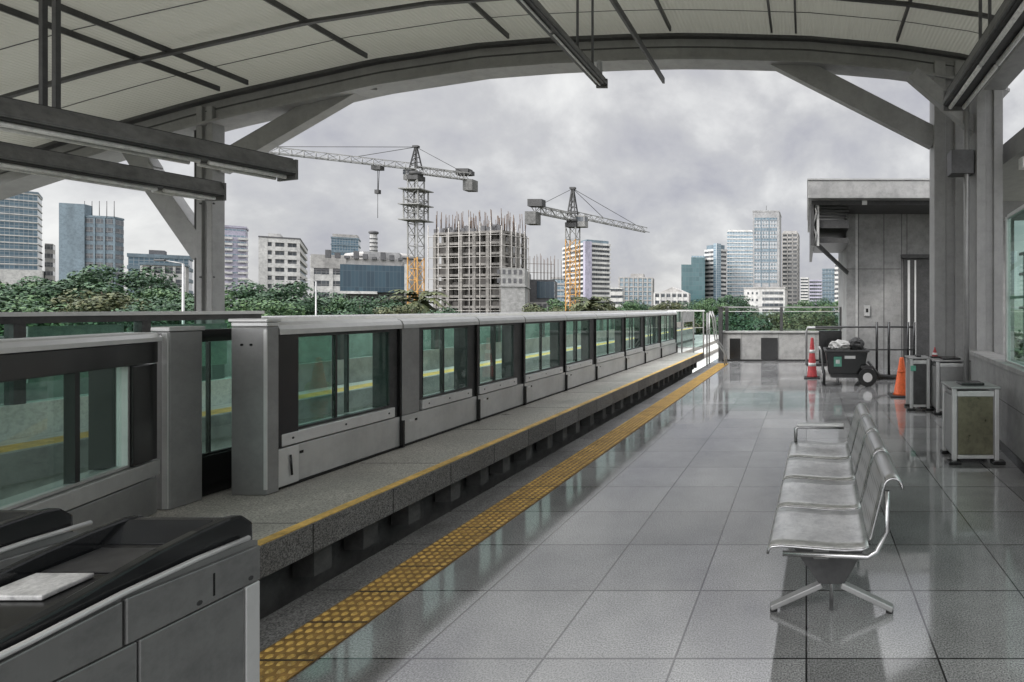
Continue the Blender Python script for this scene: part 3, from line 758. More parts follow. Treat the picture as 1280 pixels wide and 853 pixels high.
MB().hexa([(.46,11.25,.24),(1.18,11.25,.24),(1.18,12.0,.24),(.46,12.0,.24),(.40,11.2,.70),(1.26,11.2,.70),(1.26,12.05,.70),(.40,12.05,.70)]).build('tub', black, t, .015)
MB().box(.37,1.29,11.17,11.23,.69,.735).box(.37,1.29,12.03,12.09,.69,.735).box(.37,.42,11.23,12.03,.69,.735).box(1.24,1.29,11.23,12.03,.69,.735).build('rim_frame', darkgrey, t, .01)
MB().box(.5,.56,11.3,11.9,.16,.24).box(1.1,1.16,11.3,11.9,.16,.24).box(.56,1.1,11.35,11.45,.15,.23).build('chassis', darkgrey, t)
for c in ((.36,11.35,.16),(.36,11.95,.16)): wheel(t, c, .16, .06)
for c in ((1.24,11.12,.19),(1.24,12.14,.19)): wheel_side(t, c, .19, .06)
MB().box(1.12,1.36,11.16,11.2,.36,.42).box(1.2,1.28,11.155,11.17,.17,.4).build('wheel_bracket', darkgrey, t)
MB().path([(1.26,11.25,.5),(1.5,11.25,.22),(1.95,11.3,.16)],.025).build('tow_bar', darkgrey, t)
MB().path([(.36,11.3,.2),(.30,11.3,.72),(.26,11.35,.8)],.02).build('side_bar', steel_d, t)
MB().box(.56,.72,11.185,11.2035,.40,.60).build('green_notice', green_p, t)
MB().box(.60,.68,11.181,11.1845,.46,.54).build('notice_card', white_m, t)
MB().box(.78,1.0,11.188,11.2012,.56,.62).build('plate', steel, t)
tag(MB().blob((.72,11.6,.80),(.24,.22,.12),3,.16,3).build('pale_bag', bag_m), 'pale crumpled bag lying on the left of the black cart', 'bag', 'bags on the cart')
tag(MB().blob((1.06,11.6,.82),(.17,.2,.15),4,.12,3).build('dark_bag', bag_d), 'dark lumpy bag lying on the right of the black cart', 'bag', 'bags on the cart')
t = thing('hand_trolley', 'dark hand trolley with a bent tube handle behind the red cone', 'trolley', (.25,13.0,0))
MB().box(.0,.85,12.9,13.5,.22,.28).build('deck', darkgrey, t)
MB().path([(.0,12.9,.25),(.0,12.9,1.05),(.03,12.9,1.12),(.85,12.9,1.12)],.025).path([(.0,13.5,.25),(.0,13.5,1.05),(.03,13.5,1.12),(.85,13.5,1.12)],.02).build('handle', steel_d, t)
MB().box(.3,.84,13.0,13.4,.28,1.05).build('black_box', black, t, .02)
for c in ((.05,12.95,.11),(.75,12.95,.11),(.05,13.45,.11),(.75,13.45,.11)): wheel(t, c, .11, .04)
def cone(loc, h, r, m, label, collars=((.42,.56),), base=True):
    t = thing('traffic_cone', label, 'traffic cone', loc, 'traffic cones')
    MB().lathe(loc, [(r*.82,.03),(r*.70,.06),(r*.2,h-.02),(r*.16,h),(.0001,h)]).build('cone_body', m, t)
    b = r*1.15
    MB().box(loc[0]-b,loc[0]+b,loc[1]-b,loc[1]+b,loc[2],loc[2]+.03).build('base', rubber if base else m, t, .008)
    for a, c in collars:
        ra = r*(.70-.5*(a*h-.06)/(h-.08))+.002; rc = r*(.70-.5*(c*h-.06)/(h-.08))+.002
        MB().lathe(loc, [(ra,a*h),(rc,c*h)]).build('collar', white_m if m is red_m else orange, t)
    return t
cone((1.73,9.95,0), .70, .20, orange, 'plain orange traffic cone on a wide dark base by the bins', ((.62,.66),))
cone((.13,12.5,0), .92, .16, red_m, 'tall red traffic cone with two white bands in front of the hand trolley', ((.30,.38),(.62,.70)))
cone((2.02,8.62,.81), .17, .055, red_m, 'tiny red cone sitting on top of the rear bin', ((.3,.5),))
t = thing('cable_reel', 'cream ribbed roll lying on the floor behind the orange cone', 'roll', (2.05,10.3,0))
MB().tube((1.88,10.3,.10),(2.22,10.3,.10),.10,n=20).build('drum', cream, t)
for x in (1.90,2.02,2.14): MB().tube((x,10.3,.10),(x+.03,10.3,.10),.112,n=20).build('ridge', cream, t)

def litter_bin(x0, x1, y0, y1, h, label, fm, lid=True):
    t = thing('litter_bin', label, 'bin', ((x0+x1)/2,(y0+y1)/2,0), 'steel bins along the right wall')
    MB().box(x0+.03,x1-.03,y0+.03,y1-.03,.05,h-.04).build('bin_body', steel_d, t, .008)
    p = MB()
    for xx in (x0,x1-.045):
        for yy in (y0,y1-.045): p.box(xx,xx+.045,yy,yy+.045,.03,h)
    build_each(p,'corner_post', steel, t, .006)
    MB().box(x0+.06,x1-.06,y0+.012,y0+.028,.09,h-.08).build('front_panel', fm, t, .004)
    MB().box(x0+.006,x0+.028,y0+.06,y1-.06,.09,h-.08).build('side_panel', steel_d, t, .004)
    MB().box(x0+.05,x1-.05,y0+.005,y0+.03,h-.075,h-.02).build('trim', steel, t, .004)
    MB().box(x0+.05,x1-.05,y0+.005,y0+.03,.05,.085).build('trim', steel, t, .004)
    MB().box(x0-.015,x1+.015,y0-.015,y1+.015,h,h+.022).build('lid', steel_d, t, .008)
    MB().box(x0+.12,x1-.12,y0+.1,y1-.12,h+.023,h+.05).build('ash_tray', black, t, .006)
    ft = MB().box(x0-.05,x0+.08,y0-.05,y0+.06,.0,.035).box(x1-.08,x1+.05,y0-.05,y0+.06,.0,.035).box(x0-.02,x0+.08,y1-.06,y1+.02,0,.035).box(x1-.08,x1+.02,y1-.06,y1+.02,0,.035); build_each(ft, 'foot', black, t, .006)
    return t
litter_bin(1.50, 1.98, 5.62, 6.05, .765, 'large steel litter bin with an olive front panel, nearest the camera', olive_g)
litter_bin(1.95, 2.46, 8.2, 8.75, .79, 'wide grey bin with pale frame, behind the olive fronted bin', steel_d)
t = litter_bin(1.62, 1.93, 8.55, 8.95, .80, 'narrow grey bin on casters, standing nearest the orange cone', darkgrey)
MB().box(1.62,1.70,8.50,8.535,.62,.70).build('green_card', green_p, t)

# ------------------------------------------------------------------ bench of four seats
bx, by0, seg = 0.0, 2.69, .535
bench = thing('station_bench', 'four seat perforated steel bench with curled backrests and splayed legs', 'bench', (.16,3.75,0))
MBr = Matrix.Translation((.16,3.75,0)) @ Matrix.Rotation(R(-1.5),4,'Z') @ Matrix.Translation((-.16,-3.75,0))
def seatprof():   # (x,z) from front lip to rear of pan
    return [(-.165,.385),(-.16,.405),(-.145,.418),(-.10,.423),(.0,.417),(.12,.408),(.22,.404),(.30,.408),(.335,.42)]
def backprof():
    pts = [(.335,.45),(.345,.47)]
    for k in range(7): pts.append((.35+.055*k/6+.0*k, .49+.22*k/6))
    cx, cz, rr = .455, .715, .045
    for a in range(170, -30, -20): pts.append((cx+rr*math.cos(R(a)), cz+rr*math.sin(R(a))))
    return pts
def sheet(name, prof, y0, y1, th, m, parent, crown=.0):
    mb = MB(); rows = []
    n = 6
    for k in range(n+1):
        y = y0+(y1-y0)*k/n; lift = crown*(2*k/n-1)**2
        rows.append([mb.b.verts.new((x, y, z+lift)) for x, z in prof])
    for A_, B_ in zip(rows[:-1], rows[1:]):
        for i in range(len(prof)-1):
            f = mb.b.faces.new((A_[i],A_[i+1],B_[i+1],B_[i])); f.smooth = True
    o = mb.build(name, m, parent, M=MBr)
    s = o.modifiers.new('solid','SOLIDIFY'); s.thickness = th; s.offset = 0
    return o
# perforated steel: a fine grid of dark holes
def perforated():
    m, nt, N, L, P = nmat('perforated_bench_steel')
    tc = N.new('ShaderNodeTexCoord')
    vo = N.new('ShaderNodeTexVoronoi'); vo.inputs['Scale'].default_value = 48; vo.inputs['Randomness'].default_value = 0
    L.new(tc.outputs['Object'], vo.inputs['Vector'])
    rp = N.new('ShaderNodeValToRGB'); rp.color_ramp.elements[0].position = .24; rp.color_ramp.elements[1].position = .34
    rp.color_ramp.elements[0].color = (.06,.06,.06,1); rp.color_ramp.elements[1].color = (.46,.46,.455,1)
    L.new(vo.outputs['Distance'], rp.inputs['Fac'])
    n = N.new('ShaderNodeTexNoise'); n.inputs['Scale'].default_value = 4; n.inputs['Detail'].default_value = 6
    L.new(tc.outputs['Object'], n.inputs['Vector'])
    mr = N.new('ShaderNodeMapRange'); mr.inputs['To Min'].default_value = .2; mr.inputs['To Max'].default_value = .5
    L.new(n.outputs['Fac'], mr.inputs['Value']); L.new(mr.outputs['Result'], P.inputs['Roughness'])
    L.new(rp.outputs['Color'], P.inputs['Base Color']); P.inputs['Metallic'].default_value = .8
    return m
perf = perforated()
for i in range(4):
    y0 = by0+i*seg+.014; y1 = by0+(i+1)*seg-.014
    sheet('seat', seatprof(), y0, y1, .012, seat_m, bench, .004)
    bk = sheet('backrest', backprof(), y0+.004, y1-.004, .01, perf, bench)
    # rolled steel edge on each side of seat and back
    for yy in (y0, y1):
        MB().path([(x,yy,z) for x,z in seatprof()], .007, 8).build('seat_edge', chrome, bench, M=MBr)
        MB().path([(x,yy,z) for x,z in backprof()], .007, 8).build('back_edge', chrome, bk, M=MBr)
MB().box(.06,.14,by0+.06,by0+4*seg-.06,.335,.395).build('beam', steel_d, bench, .008, M=MBr)
for yy in (by0+.015, by0+2*seg, by0+4*seg-.015):   # bent tube brackets joining seat and back
    MB().path([(-.09,yy,.385),(.33,yy,.372),(.375,yy,.40),(.425,yy,.50),(.425,yy,.70)],.014,8).build('bracket', chrome, bench, M=MBr)
for yy in (by0+.20, by0+4*seg-.25):
    lg = MB()
    lg.hexa([(-.09,yy-.02,.36),(.36,yy-.02,.36),(.36,yy+.02,.36),(-.09,yy+.02,.36),(-.085,yy-.02,.372),(.355,yy-.02,.372),(.355,yy+.02,.372),(-.085,yy+.02,.372)])
    lg.hexa([(.09,yy-.018,.15),(.22,yy-.018,.15),(.22,yy+.018,.15),(.09,yy+.018,.15),(-.06,yy-.018,.36),(.34,yy-.018,.36),(.34,yy+.018,.36),(-.06,yy+.018,.36)])
    lg.build('leg_plate', darkgrey, bench, .004, M=MBr)
    for s in (-1, 1):
        xh = .155+s*.05
        MB().bar((xh,yy,.145),(xh+s*.27,yy,.02),.05,.03).build('leg', steel_d, bench, .006, M=MBr)
        MB().tube((xh+s*.255,yy,.0),(xh+s*.255,yy,.02),.02).build('foot', rubber, bench, M=MBr)
    MB().tube((.155,yy,.01),(.155,yy,.36),.012).build('stem', chrome, bench, M=MBr)
ye = by0+4*seg-.05
MB().path([(-.12,ye,.42),(-.12,ye,.545),(-.10,ye,.56),(.30,ye,.555)],.014).build('armrest', chrome, bench, M=MBr)
MB().box(-.11,.30,ye-.03,ye+.03,.565,.59).build('arm_pad', steel, bench, .008, M=MBr)

# ------------------------------------------------------------------ fare gates
def fare_gate(x1, yend, label, wid=.32):
    x0 = x1-wid; d = yend-1.45
    t = thing('fare_gate', label, 'ticket gate', ((x0+x1)/2, .9+d, 0), 'fare gates in the corner')
    side = [(y+d,z) for y,z in ((.55,.93),(.80,.955),(1.02,.975),(1.16,.992),(1.30,1.0),(1.42,1.0),(1.45,.985),(1.45,.0),(.55,.0))]
    MB().prism(side,'x',x0+.012,x1-.012).build('cabinet', steel_d, t)
    # outer plates with panel seams
    def plate(y0,y1,zb,zt0,zt1,nm='side_panel',m=gate_m):
        for xx0,xx1 in ((x1-.011,x1),(x0,x0+.011)):
            MB().hexa([(xx0,y0+d,zb(y0)),(xx1,y0+d,zb(y0)),(xx1,y1+d,zb(y1)),(xx0,y1+d,zb(y1)),(xx0,y0+d,zt0),(xx1,y0+d,zt0),(xx1,y1+d,zt1),(xx0,y1+d,zt1)]).build(nm, m, t, .003)
    zl = lambda y: .885+.0*(y-1.0)
    lo = lambda y: .0
    plate(.60,1.155,zl,.925,.982); plate(1.16,1.445,zl,.984,.975)
    plate(.60,.93,lo,.882,.882); plate(.933,1.18,lo,.882,.882); plate(1.183,1.405,lo,.882,.882); plate(1.408,1.445,lo,.882,.882,'end_strip',steel_l)
    for xx in (x1-.006,x0+.006):
        MB().path([(xx,y+d,z+.004) for y,z in side[:6]],.007,8).build('edge_trim', steel_l, t)
    hood = [(y+d,z) for y,z in ((.55,.90),(.55,.945),(.80,.962),(1.05,.985),(1.12,.996),(1.22,1.006),(1.335,1.014),(1.385,1.060),(1.41,1.062),(1.443,1.03),(1.445,.90))]
    h = MB().prism(hood,'x',x0+.022,x1-.022).build('hood', black, t, .004)
    rim = [(y+d,z) for y,z in ((.70,.94),(.70,.962),(.95,.99),(1.10,1.018),(1.17,1.035),(1.24,1.05),(1.32,1.062),(1.39,1.068),(1.42,1.064),(1.447,1.035),(1.448,.94))]
    MB().prism(rim,'x',x1-.050,x1-.020).build('side_rim', blackg, h, .006)
    MB().prism(rim,'x',x0+.020,x0+.040).build('side_rim', blackg, h, .006)
    gl = [(y+d,z) for y,z in ((1.340,1.0205),(1.384,1.0615),(1.384,1.065),(1.340,1.024))]
    MB().prism(gl,'x',x0+.05,x1-.06).build('display_glass', blackg, h)
    sl_ = [(y+d,z) for y,z in ((1.225,1.008),(1.33,1.0155),(1.33,1.018),(1.225,1.0105))]
    MB().prism(sl_,'x',x0+.05,x1-.06).build('sloping_panel', darkgrey, h)
    rd = [(y+d,z) for y,z in ((1.125,.998),(1.21,1.0065),(1.21,1.016),(1.125,1.009))]
    MB().prism(rd,'x',x0+.06,x1-.13).build('card_reader', reader_m, h, .003)
    sc_ = MB()
    for yy in (.70,.86,1.0,1.3,1.42): sc_.tube((x1-.001,yy+d,.90),(x1+.0015,yy+d,.90),.006,n=8)
    build_each(sc_, 'screw', darkgrey, t)
    MB().box(x1-.0005,x1+.001,1.33+d,1.334+d,.90,.955).build('slot', black, t)
    return t
fare_gate(-1.44, 1.45, 'nearest steel fare gate with a black sloping top and pale card reader')
fare_gate(-1.98, 1.50, 'steel fare gate at the left edge, partly hidden behind the nearest one')

# ------------------------------------------------------------------ city buildings
def frame(pl, pc, pr, Y, th):
    """Footprint: corner nearest the camera at pixel pc; left face runs to pl, right face to pr."""
    C0 = Vector((Xat(pc,Y), Y))
    if th == 0: th = math.atan2(C0.x, C0.y)+R(3.5)   # the street grid there runs square to this line of sight
    u = Vector((-math.cos(th), math.sin(th))); v = Vector((math.sin(th), math.cos(th)))
    def hit(dv, px):
        k = (px-CX)/FPX
        den = dv.x-k*dv.y
        return (k*C0.y-C0.x)/den
    return C0, u, v, abs(hit(u,pl)), (abs(hit(v,pr)) if pr is not None else None)
class Bld:
    def __init__(s, name, label, pl, pc, pr, ytop, Y, th=0, D=None, cat='building'):
        s.C, s.u, s.v, s.W, d = frame(pl,pc,pr,Y,th)
        s.D = D if D else min(max(d,6),60)
        s.z1 = Zat(ytop,Y); s.z0 = GZ
        c = s.C+s.u*s.W/2+s.v*s.D/2
        s.t = thing(name, label, cat, (c.x,c.y,GZ)); s.t.rotation_euler = (0,0,0)
    def ring(s, mb, z0, z1, e, a0=None, a1=None, b0=None, b1=None):
        a0 = -e if a0 is None else a0; a1 = s.W+e if a1 is None else a1
        b0 = -e if b0 is None else b0; b1 = s.D+e if b1 is None else b1
        def q(a,b,z): p = s.C+s.u*a+s.v*b; return (p.x,p.y,z)
        return mb.hexa([q(a0,b0,z0),q(a1,b0,z0),q(a1,b1,z0),q(a0,b1,z0),q(a0,b0,z1),q(a1,b0,z1),q(a1,b1,z1),q(a0,b1,z1)])
    def part(s, name, m, z0, z1, e=0., parent=None, **k):
        return s.ring(MB(), z0, z1, e, **k).build(name, m, parent or s.t)
    def fins(s, name, m, z0, z1, step, wd, pr_, side=True):
        mb = MB(); n = max(1, round(s.W/step))
        for i in range(n+1):
            a = s.W*i/n; s.ring(mb, z0, z1, 0, a-wd/2, a+wd/2, -pr_, .1)
        if side:
            n = max(1, round(s.D/step))
            for i in range(1,n+1):
                b = s.D*i/n; s.ring(mb, z0, z1, 0, -pr_, .1, b-wd/2, b+wd/2)
        return mb.build(name, m, s.t)
    def roofbits(s, m, plant=.35, h=3.0, dish=True):
        s.part('parapet', m, s.z1, s.z1+.9, .25)
        a = s.W*(.5-plant/2)
        pr = s.part('plant_room', m, s.z1+.9, s.z1+.9+h, 0, a0=a, a1=a+s.W*plant, b0=s.D*.25, b1=s.D*.7)
        mb = MB(); p = s.C+s.u*s.W*.5+s.v*s.D*.45
        for k in range(2): mb.tube((p.x+k*1.2,p.y,s.z1+.9+h),(p.x+k*1.2,p.y,s.z1+.9+h+4-1.5*k),.12,n=5)
        mb.build('antenna', darkgrey, s.t)
def banded(B, wall, win, nfl, frac=.5, proud=.18, zb=None, fins=None, sill=True, roof=True, plant=.35, ph=3.0):
    """Solid wall core with a ribbon of windows per storey, spandrels standing proud."""
    zb = GZ if zb is None else zb
    B.part('wall', wall, zb, B.z1, 0)
    fh = (B.z1-Zat(392, B.C.y))/nfl
    for i in range(nfl):
        z = B.z1-(i+1)*fh
        if z < zb: break
        B.part('window', win, z+fh*(1-frac)*.7, z+fh*(1-frac)*.7+fh*frac, .06)
    if fins: B.fins('pier', wall, zb, B.z1-.2, fins[0], fins[1], fins[2])
    if roof: B.roofbits(wall, plant, ph)
def slabbed(B, wall, win, nfl, slab_t=.45, proud=.9, zb=None, roof=True, fins=None, plant=.35, ph=3.0, slabm=None):
    """Glazed core with projecting floor slabs or balconies."""
    zb = GZ if zb is None else zb
    B.part('window_wall', win, zb, B.z1-.3, 0)
    fh = (B.z1-Zat(392, B.C.y))/nfl
    for i in range(nfl+1):
        z = B.z1-i*fh
        if z < zb: break
        B.part('floor_band', slabm or wall, z-fh*slab_t, z, proud)
    if fins: B.fins('pier', wall, zb, B.z1-.3, fins[0], fins[1], fins[2])
    if roof: B.roofbits(wall, plant, ph)

w_blue  = panes('blue_curtain_wall', (.04,.08,.11), (.08,.135,.175), (.20,.23,.25), 2.2, 1.9, .14, .16)
w_lblue = panes('pale_blue_curtain_wall', (.11,.17,.21), (.18,.25,.30), (.32,.36,.38), 2.4, 1.8, .15, .2)
w_teal  = panes('dark_teal_curtain_wall', (.03,.075,.085), (.05,.11,.12), (.07,.11,.12), 2.6, 3.4, .12, .1)
w_navy  = panes('dark_blue_panelling', (.018,.04,.06), (.03,.065,.09), (.06,.09,.11), 1.3, 5, .18, .07)
w_dark  = panes('dark_office_glass', (.02,.025,.03), (.06,.07,.08), (.14,.14,.14), 1.8, 2.2, .14, .14)
w_grid  = panes('grey_punched_grid', (.07,.10,.12), (.14,.18,.20), (.33,.34,.35), 2.0, 2.9, .25, .35)
stone   = mat('pale_stone_cladding', (.33,.32,.305), .8, 0, .22, .22, stretch=(1,1,.25), grit=.9, gamt=.35)
whitew  = mat('white_render', (.50,.495,.475), .85, 0, .22, .22, stretch=(1,1,.25), grit=.9, gamt=.35)
greyw   = mat('grey_render', (.30,.30,.30), .85, 0, .22, .22, stretch=(1,1,.25), grit=.9, gamt=.35)
bluew   = mat('blue_grey_cladding', (.13,.175,.205), .6, 0, .22, .22, stretch=(1,1,.25), grit=.9, gamt=.35)
lavw    = mat('lavender_grey_cladding', (.36,.345,.42), .7, 0, .22, .22, stretch=(1,1,.25), grit=.9, gamt=.35)
dkw     = mat('dark_grey_cladding', (.10,.10,.105), .8, 0, .3, .3)
terra   = mat('dull_red_roof', (.22,.11,.08), .9, 0, 1, .3)

# far left blue glass tower
B = Bld('office_tower', 'blue grey glass office tower with thin white floor lines at the left edge', -40, 47, 52, 243, 320, 0, 25)
slabbed(B, whitew, w_blue, 17, .16, .25, roof=False); B.part('roof_edge', bluew, B.z1, B.z1+1.2, .3)
B.part('podium', whitew, GZ, Zat(338,320), 1.5)
# stepped office block
B = Bld('office_block', 'stepped blue grey office block with dark window bands behind the left trees', 66, 80, 143, 270, 290, R(62))
banded(B, bluew, w_dark, 11, .55, fins=(3.4,.7,.35), roof=False); B.part('parapet', bluew, B.z1, B.z1+1, .2)
B.part('core_tower', bluew, GZ, Zat(257,290)+1.2, 0, a0=-.8, a1=B.W*.7, b0=-1.4, b1=B.D*.42)
mb = MB()
for k in range(5): mb.tube((B.C.x+3+4*k,B.C.y+6,B.z1),(B.C.x+3+4*k,B.C.y+6,B.z1+9),.14,n=5)
build_each(mb, 'antenna', darkgrey, B.t)
B = Bld('apartment_block', 'small pale banded block peeping out left of the stepped office', 56, 66, 68, 305, 330, 0, 15)
banded(B, stone, w_dark, 8, .5, roof=False)
B = Bld('office_block', 'low wide blue glass office with a flat dark roof behind the brace', 160, 236, 242, 320, 270, 0, 20)
slabbed(B, bluew, w_blue, 5, .3, .3, roof=False); B.part('penthouse', dkw, B.z1, B.z1+2.2, 0, a0=8, a1=B.W-6, b0=3, b1=12)
B = Bld('office_block', 'white low block with gridded dark windows just left of the column', 177, 231, 233, 333, 190, 0, 12)
banded(B, whitew, w_dark, 4, .5, fins=(2.3,.6,.25), roof=False); B.part('roof_edge', bluew, B.z1, B.z1+.8, .5)
# towers right of the column
B = Bld('residential_tower', 'slim lavender grey tower with a blank face right of the column', 281, 307, 309, 286, 330, 0, 16)
banded(B, lavw, w_lblue, 14, .2, roof=False); B.part('cap', lavw, B.z1, B.z1+1.2, .4)
for nm, a0, a1 in (('balcony_stack',-1,3.2),('balcony_stack',B.W-3.2,B.W+1)):
    mb = MB(); fh = 3.4
    for i in range(17):
        z = B.z1-7-i*fh
        if z > GZ: B.ring(mb, z, z+1.2, 0, a0, a1, -1.2, 3)
    build_each(mb, 'balcony', whitew, B.t)
B = Bld('apartment_tower', 'white apartment tower striped by dark balcony openings', 300, 326, 373, 297, 230, R(50))
slabbed(B, whitew, w_dark, 9, .5, .55, fins=(4.2,1.0,.5), roof=False)
B.part('roof_slab', dkw, B.z1+.02, B.z1+.6, .7); B.part('roof_house', whitew, B.z1+.6, B.z1+2.2, 0, a0=2, a1=B.W-1, b0=2, b1=B.D*.5)
B.part('blank_side', whitew, GZ, B.z1-.1, 0, a0=-.62, a1=.9, b0=-.62, b1=B.D*.18)
# low white office, distant blue tower, navy block, chimney
B = Bld('office_block', 'pale low office with a blank upper storey left of the navy block', 390, 437, 440, 321, 200, 0, 16)
banded(B, whitew, w_dark, 5, .45, zb=GZ, fins=(5.5,1.0,.22), roof=False); B.part('blank_storey', stone, B.z1-4.5, B.z1+.3, .3); B.part('dark_gap', dkw, B.z1-5.4, B.z1-4.52, .15)
B = Bld('glass_tower', 'small distant blue glass tower above the pale low office', 414, 448, 450, 298, 420, 0, 20)
slabbed(B, bluew, w_blue, 11, .2, .3, roof=False); B.part('crown', stone, B.z1, B.z1+2.4, -.6)
B = Bld('arena_block', 'broad dark navy panelled block with white end strips', 425, 508, 511, 333, 175, 0, 18)
B.part('wall', w_navy, Zat(366,175), B.z1, 0); B.part('base', conc_d, GZ, Zat(366,175)-.02, -1.2)
B.part('white_strip', whitew, Zat(370,175), B.z1+.6, 0, a0=-.9, a1=.5, b0=-.35, b1=4)
B.part('ledge', whitew, Zat(367,175)-.3, Zat(366,175)+.25, .5, a0=B.W*.45)
B.part('roof_storey', stone, B.z1+.02, B.z1+1.8, -1.2); B.part('roof_storey', greyw, B.z1+1.82, B.z1+4.4, 0, a0=2, a1=B.W*.68, b0=3, b1=12)
mb = MB()
for k in range(9): B.ring(mb, B.z1+1.82, B.z1+2.6+.8*(k%3), 0, 1+k*2.2, 2.2+k*2.2, .5, 2)
mb.build('roof_plant', dkw, B.t)
c = (Xat(467,215),215)
t = thing('chimney', 'banded round chimney standing above the navy block', 'chimney', (c[0],c[1],GZ))
MB().lathe((c[0],c[1],0), [(2.2,GZ),(1.25,Zat(318,215)),(1.15,Zat(293,215))], 16).build('stack', concrete, t)
MB().lathe((c[0],c[1],0), [(1.2,Zat(293,215)),(1.6,Zat(292,215)),(1.6,Zat(290,215)),(1.1,Zat(289,215))], 16).build('cap', dkw, t)
for y in (298,303,308,313): MB().lathe((c[0],c[1],0), [(1.34,Zat(y+1.2,215)),(1.34,Zat(y,215))], 16).build('band', dkw, t)
c = (Xat(480,230),230)
t = thing('dome_hall', 'pale round roofed hall behind the navy block', 'building', (c[0],c[1],GZ))
MB().lathe((c[0],c[1],0), [(13,GZ),(13,Zat(322,230)),(12.6,Zat(320,230)),(9,Zat(317.5,230)),(0.01,Zat(316,230))], 40).build('drum', stone, t)
MB().lathe((c[0],c[1],0), [(13.3,Zat(325,230)),(13.3,Zat(323.4,230))], 40).build('eave_band', dkw, t)

# concrete frame under construction
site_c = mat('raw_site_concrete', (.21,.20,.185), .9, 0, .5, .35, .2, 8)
site_d = mat('shaded_inner_concrete', (.075,.07,.065), .9, 0, .5, .4)  # shade inside the open storeys, put into a darker concrete colour
rust = mat('rusty_rebar', (.12,.085,.065), .9, 0, 2, .3)
scaf = mat('pale_scaffold_tube', (.36,.345,.32), .6, .2, 2, .2)
YB = 112.
B = Bld('unfinished_tower', 'bare concrete tower frame under construction with rebar bristling from its top', 545, 628, 652, 288, YB, R(14))
fl = 8; zt = B.z1; zb = Zat(396,YB); fh = (zt-zb)/fl
for i in range(fl+4):
    z = zt-i*fh
    if z < GZ: break
    B.part('floor_slab', site_c, z-.5, z, .25)
def colgrid(name, m, z0, z1, nu, nv, wd):
    mb = MB()
    for i in range(nu+1):
        for j in range(nv+1):
            a = B.W*i/nu; b = B.D*j/nv
            k = random.uniform(0,.0)
            B.ring(mb, z0, z1, 0, a-wd, a+wd, b-wd, b+wd)
    return build_each(mb, name, m, B.t)
colgrid('column', site_c, GZ, zt-.43, 5, 3, .38)
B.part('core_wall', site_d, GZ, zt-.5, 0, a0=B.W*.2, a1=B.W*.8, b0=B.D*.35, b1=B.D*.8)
mb = MB()
for i in range(fl):      # upstands, formwork and half built infill walls
    z = zt-(i+1)*fh
    for k in range(5):
        if random.random() < .45:
            a = B.W*k/5+.45; hgt = random.choice((.5,.9,1.3,fh-.45))
            B.ring(mb, z, z+hgt, 0, a, a+B.W/5-.9, .25, .5)
        if random.random() < .4:
            b = B.D*k/5+.4; B.ring(mb, z, z+random.choice((.6,1.1,fh-.45)), 0, .2, .45, b, b+B.D/5-.6)
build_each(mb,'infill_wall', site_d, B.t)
mb = MB()
n = 7
for i in range(n+1):
    a = -.8+(B.W+1.6)*i/n; p = B.C+B.u*a-B.v*1.1
    mb.tube((p.x,p.y,GZ),(p.x,p.y,zt+random.uniform(.5,3)),.10,n=5)
for i in range(1,6):
    p = B.C-B.u*1.1+B.v*(B.D*i/5); mb.tube((p.x,p.y,GZ),(p.x,p.y,zt+random.uniform(-1,2)),.10,n=5)
for i in range(fl+3):
    z = zt-i*fh-1.0
    p = B.C-B.u*1.1-B.v*1.1; q = B.C+B.u*(B.W+.8)-B.v*1.1; mb.tube((p.x,p.y,z),(q.x,q.y,z),.085,n=5)
    q = B.C-B.u*1.1+B.v*B.D; mb.tube((p.x,p.y,z),(q.x,q.y,z),.085,n=5)
mb.build('scaffold', scaf, B.t)
mb = MB()
for i in range(7):
    for j in range(5):
        for k in range(3):
            p = B.C+B.u*(B.W*i/6+random.uniform(-.4,.4))+B.v*(B.D*j/4+random.uniform(-.4,.4))
            mb.tube((p.x,p.y,zt-.1),(p.x+random.uniform(-.25,.25),p.y,zt+random.uniform(1.6,4.6)),.07,n=4)
mb.build('rebar', rust, B.t)['kind'] = 'stuff'
mb = MB()
for i in range(16):
    a = random.uniform(0,B.W); B.ring(mb, zt, zt+random.uniform(.4,1.3), 0, a, a+random.uniform(.5,2), -.1, .3)
mb.build('formwork', dkw, B.t)
B2 = Bld('concrete_annex', 'plain concrete block with small openings built against the tower frame', 626, 656, 664, 336, YB-4, 0)
B2.part('wall', concrete, GZ, B2.z1, 0)
for z in (-1.2,-2.9): 
    for k in range(5): B2.part('window', dkw, B2.z1+z, B2.z1+z+.9, 0, a0=.5+k*.95, a1=1.0+k*.95, b0=-.05, b1=.3)
B2.part('ledge', conc_l, B2.z1-3.6, B2.z1-3.3, .2)
# second unfinished block
B = Bld('building_site_block', 'low dark unfinished block with tall rods beside the tower frame', 657, 692, 697, 350, 125, 0, 14)
B.part('wall', dkw, GZ, B.z1, 0); B.part('blue_sheeting', w_navy, Zat(373,125), B.z1-.4, 0, a0=-.1, a1=B.W*.6, b0=-.15, b1=3)
B.part('pale_floor', stone, Zat(389,125), Zat(378,125), .2)
for k in range(6): B.part('window', dkw, Zat(387,125), Zat(380,125), 0, a0=.4+k*1.05, a1=1.05+k*1.05, b0=-.3, b1=.1)
mb = MB()
for i in range(9):
    p = B.C+B.u*(B.W*i/8)+B.v*1.5
    for q in range(2): mb.tube((p.x+q*.35,p.y+q*3,B.z1-.1),(p.x+q*.35,p.y+q*3,Zat(320,125)+random.uniform(-1,.8)),.055,n=4)
for yy in (330,341): 
    p = B.C+B.v*1.5; q = p+B.u*B.W; mb.tube((p.x,p.y,Zat(yy,125)),(q.x,q.y,Zat(yy,125)),.05,n=4)
build_each(mb, 'rod', rust, B.t)
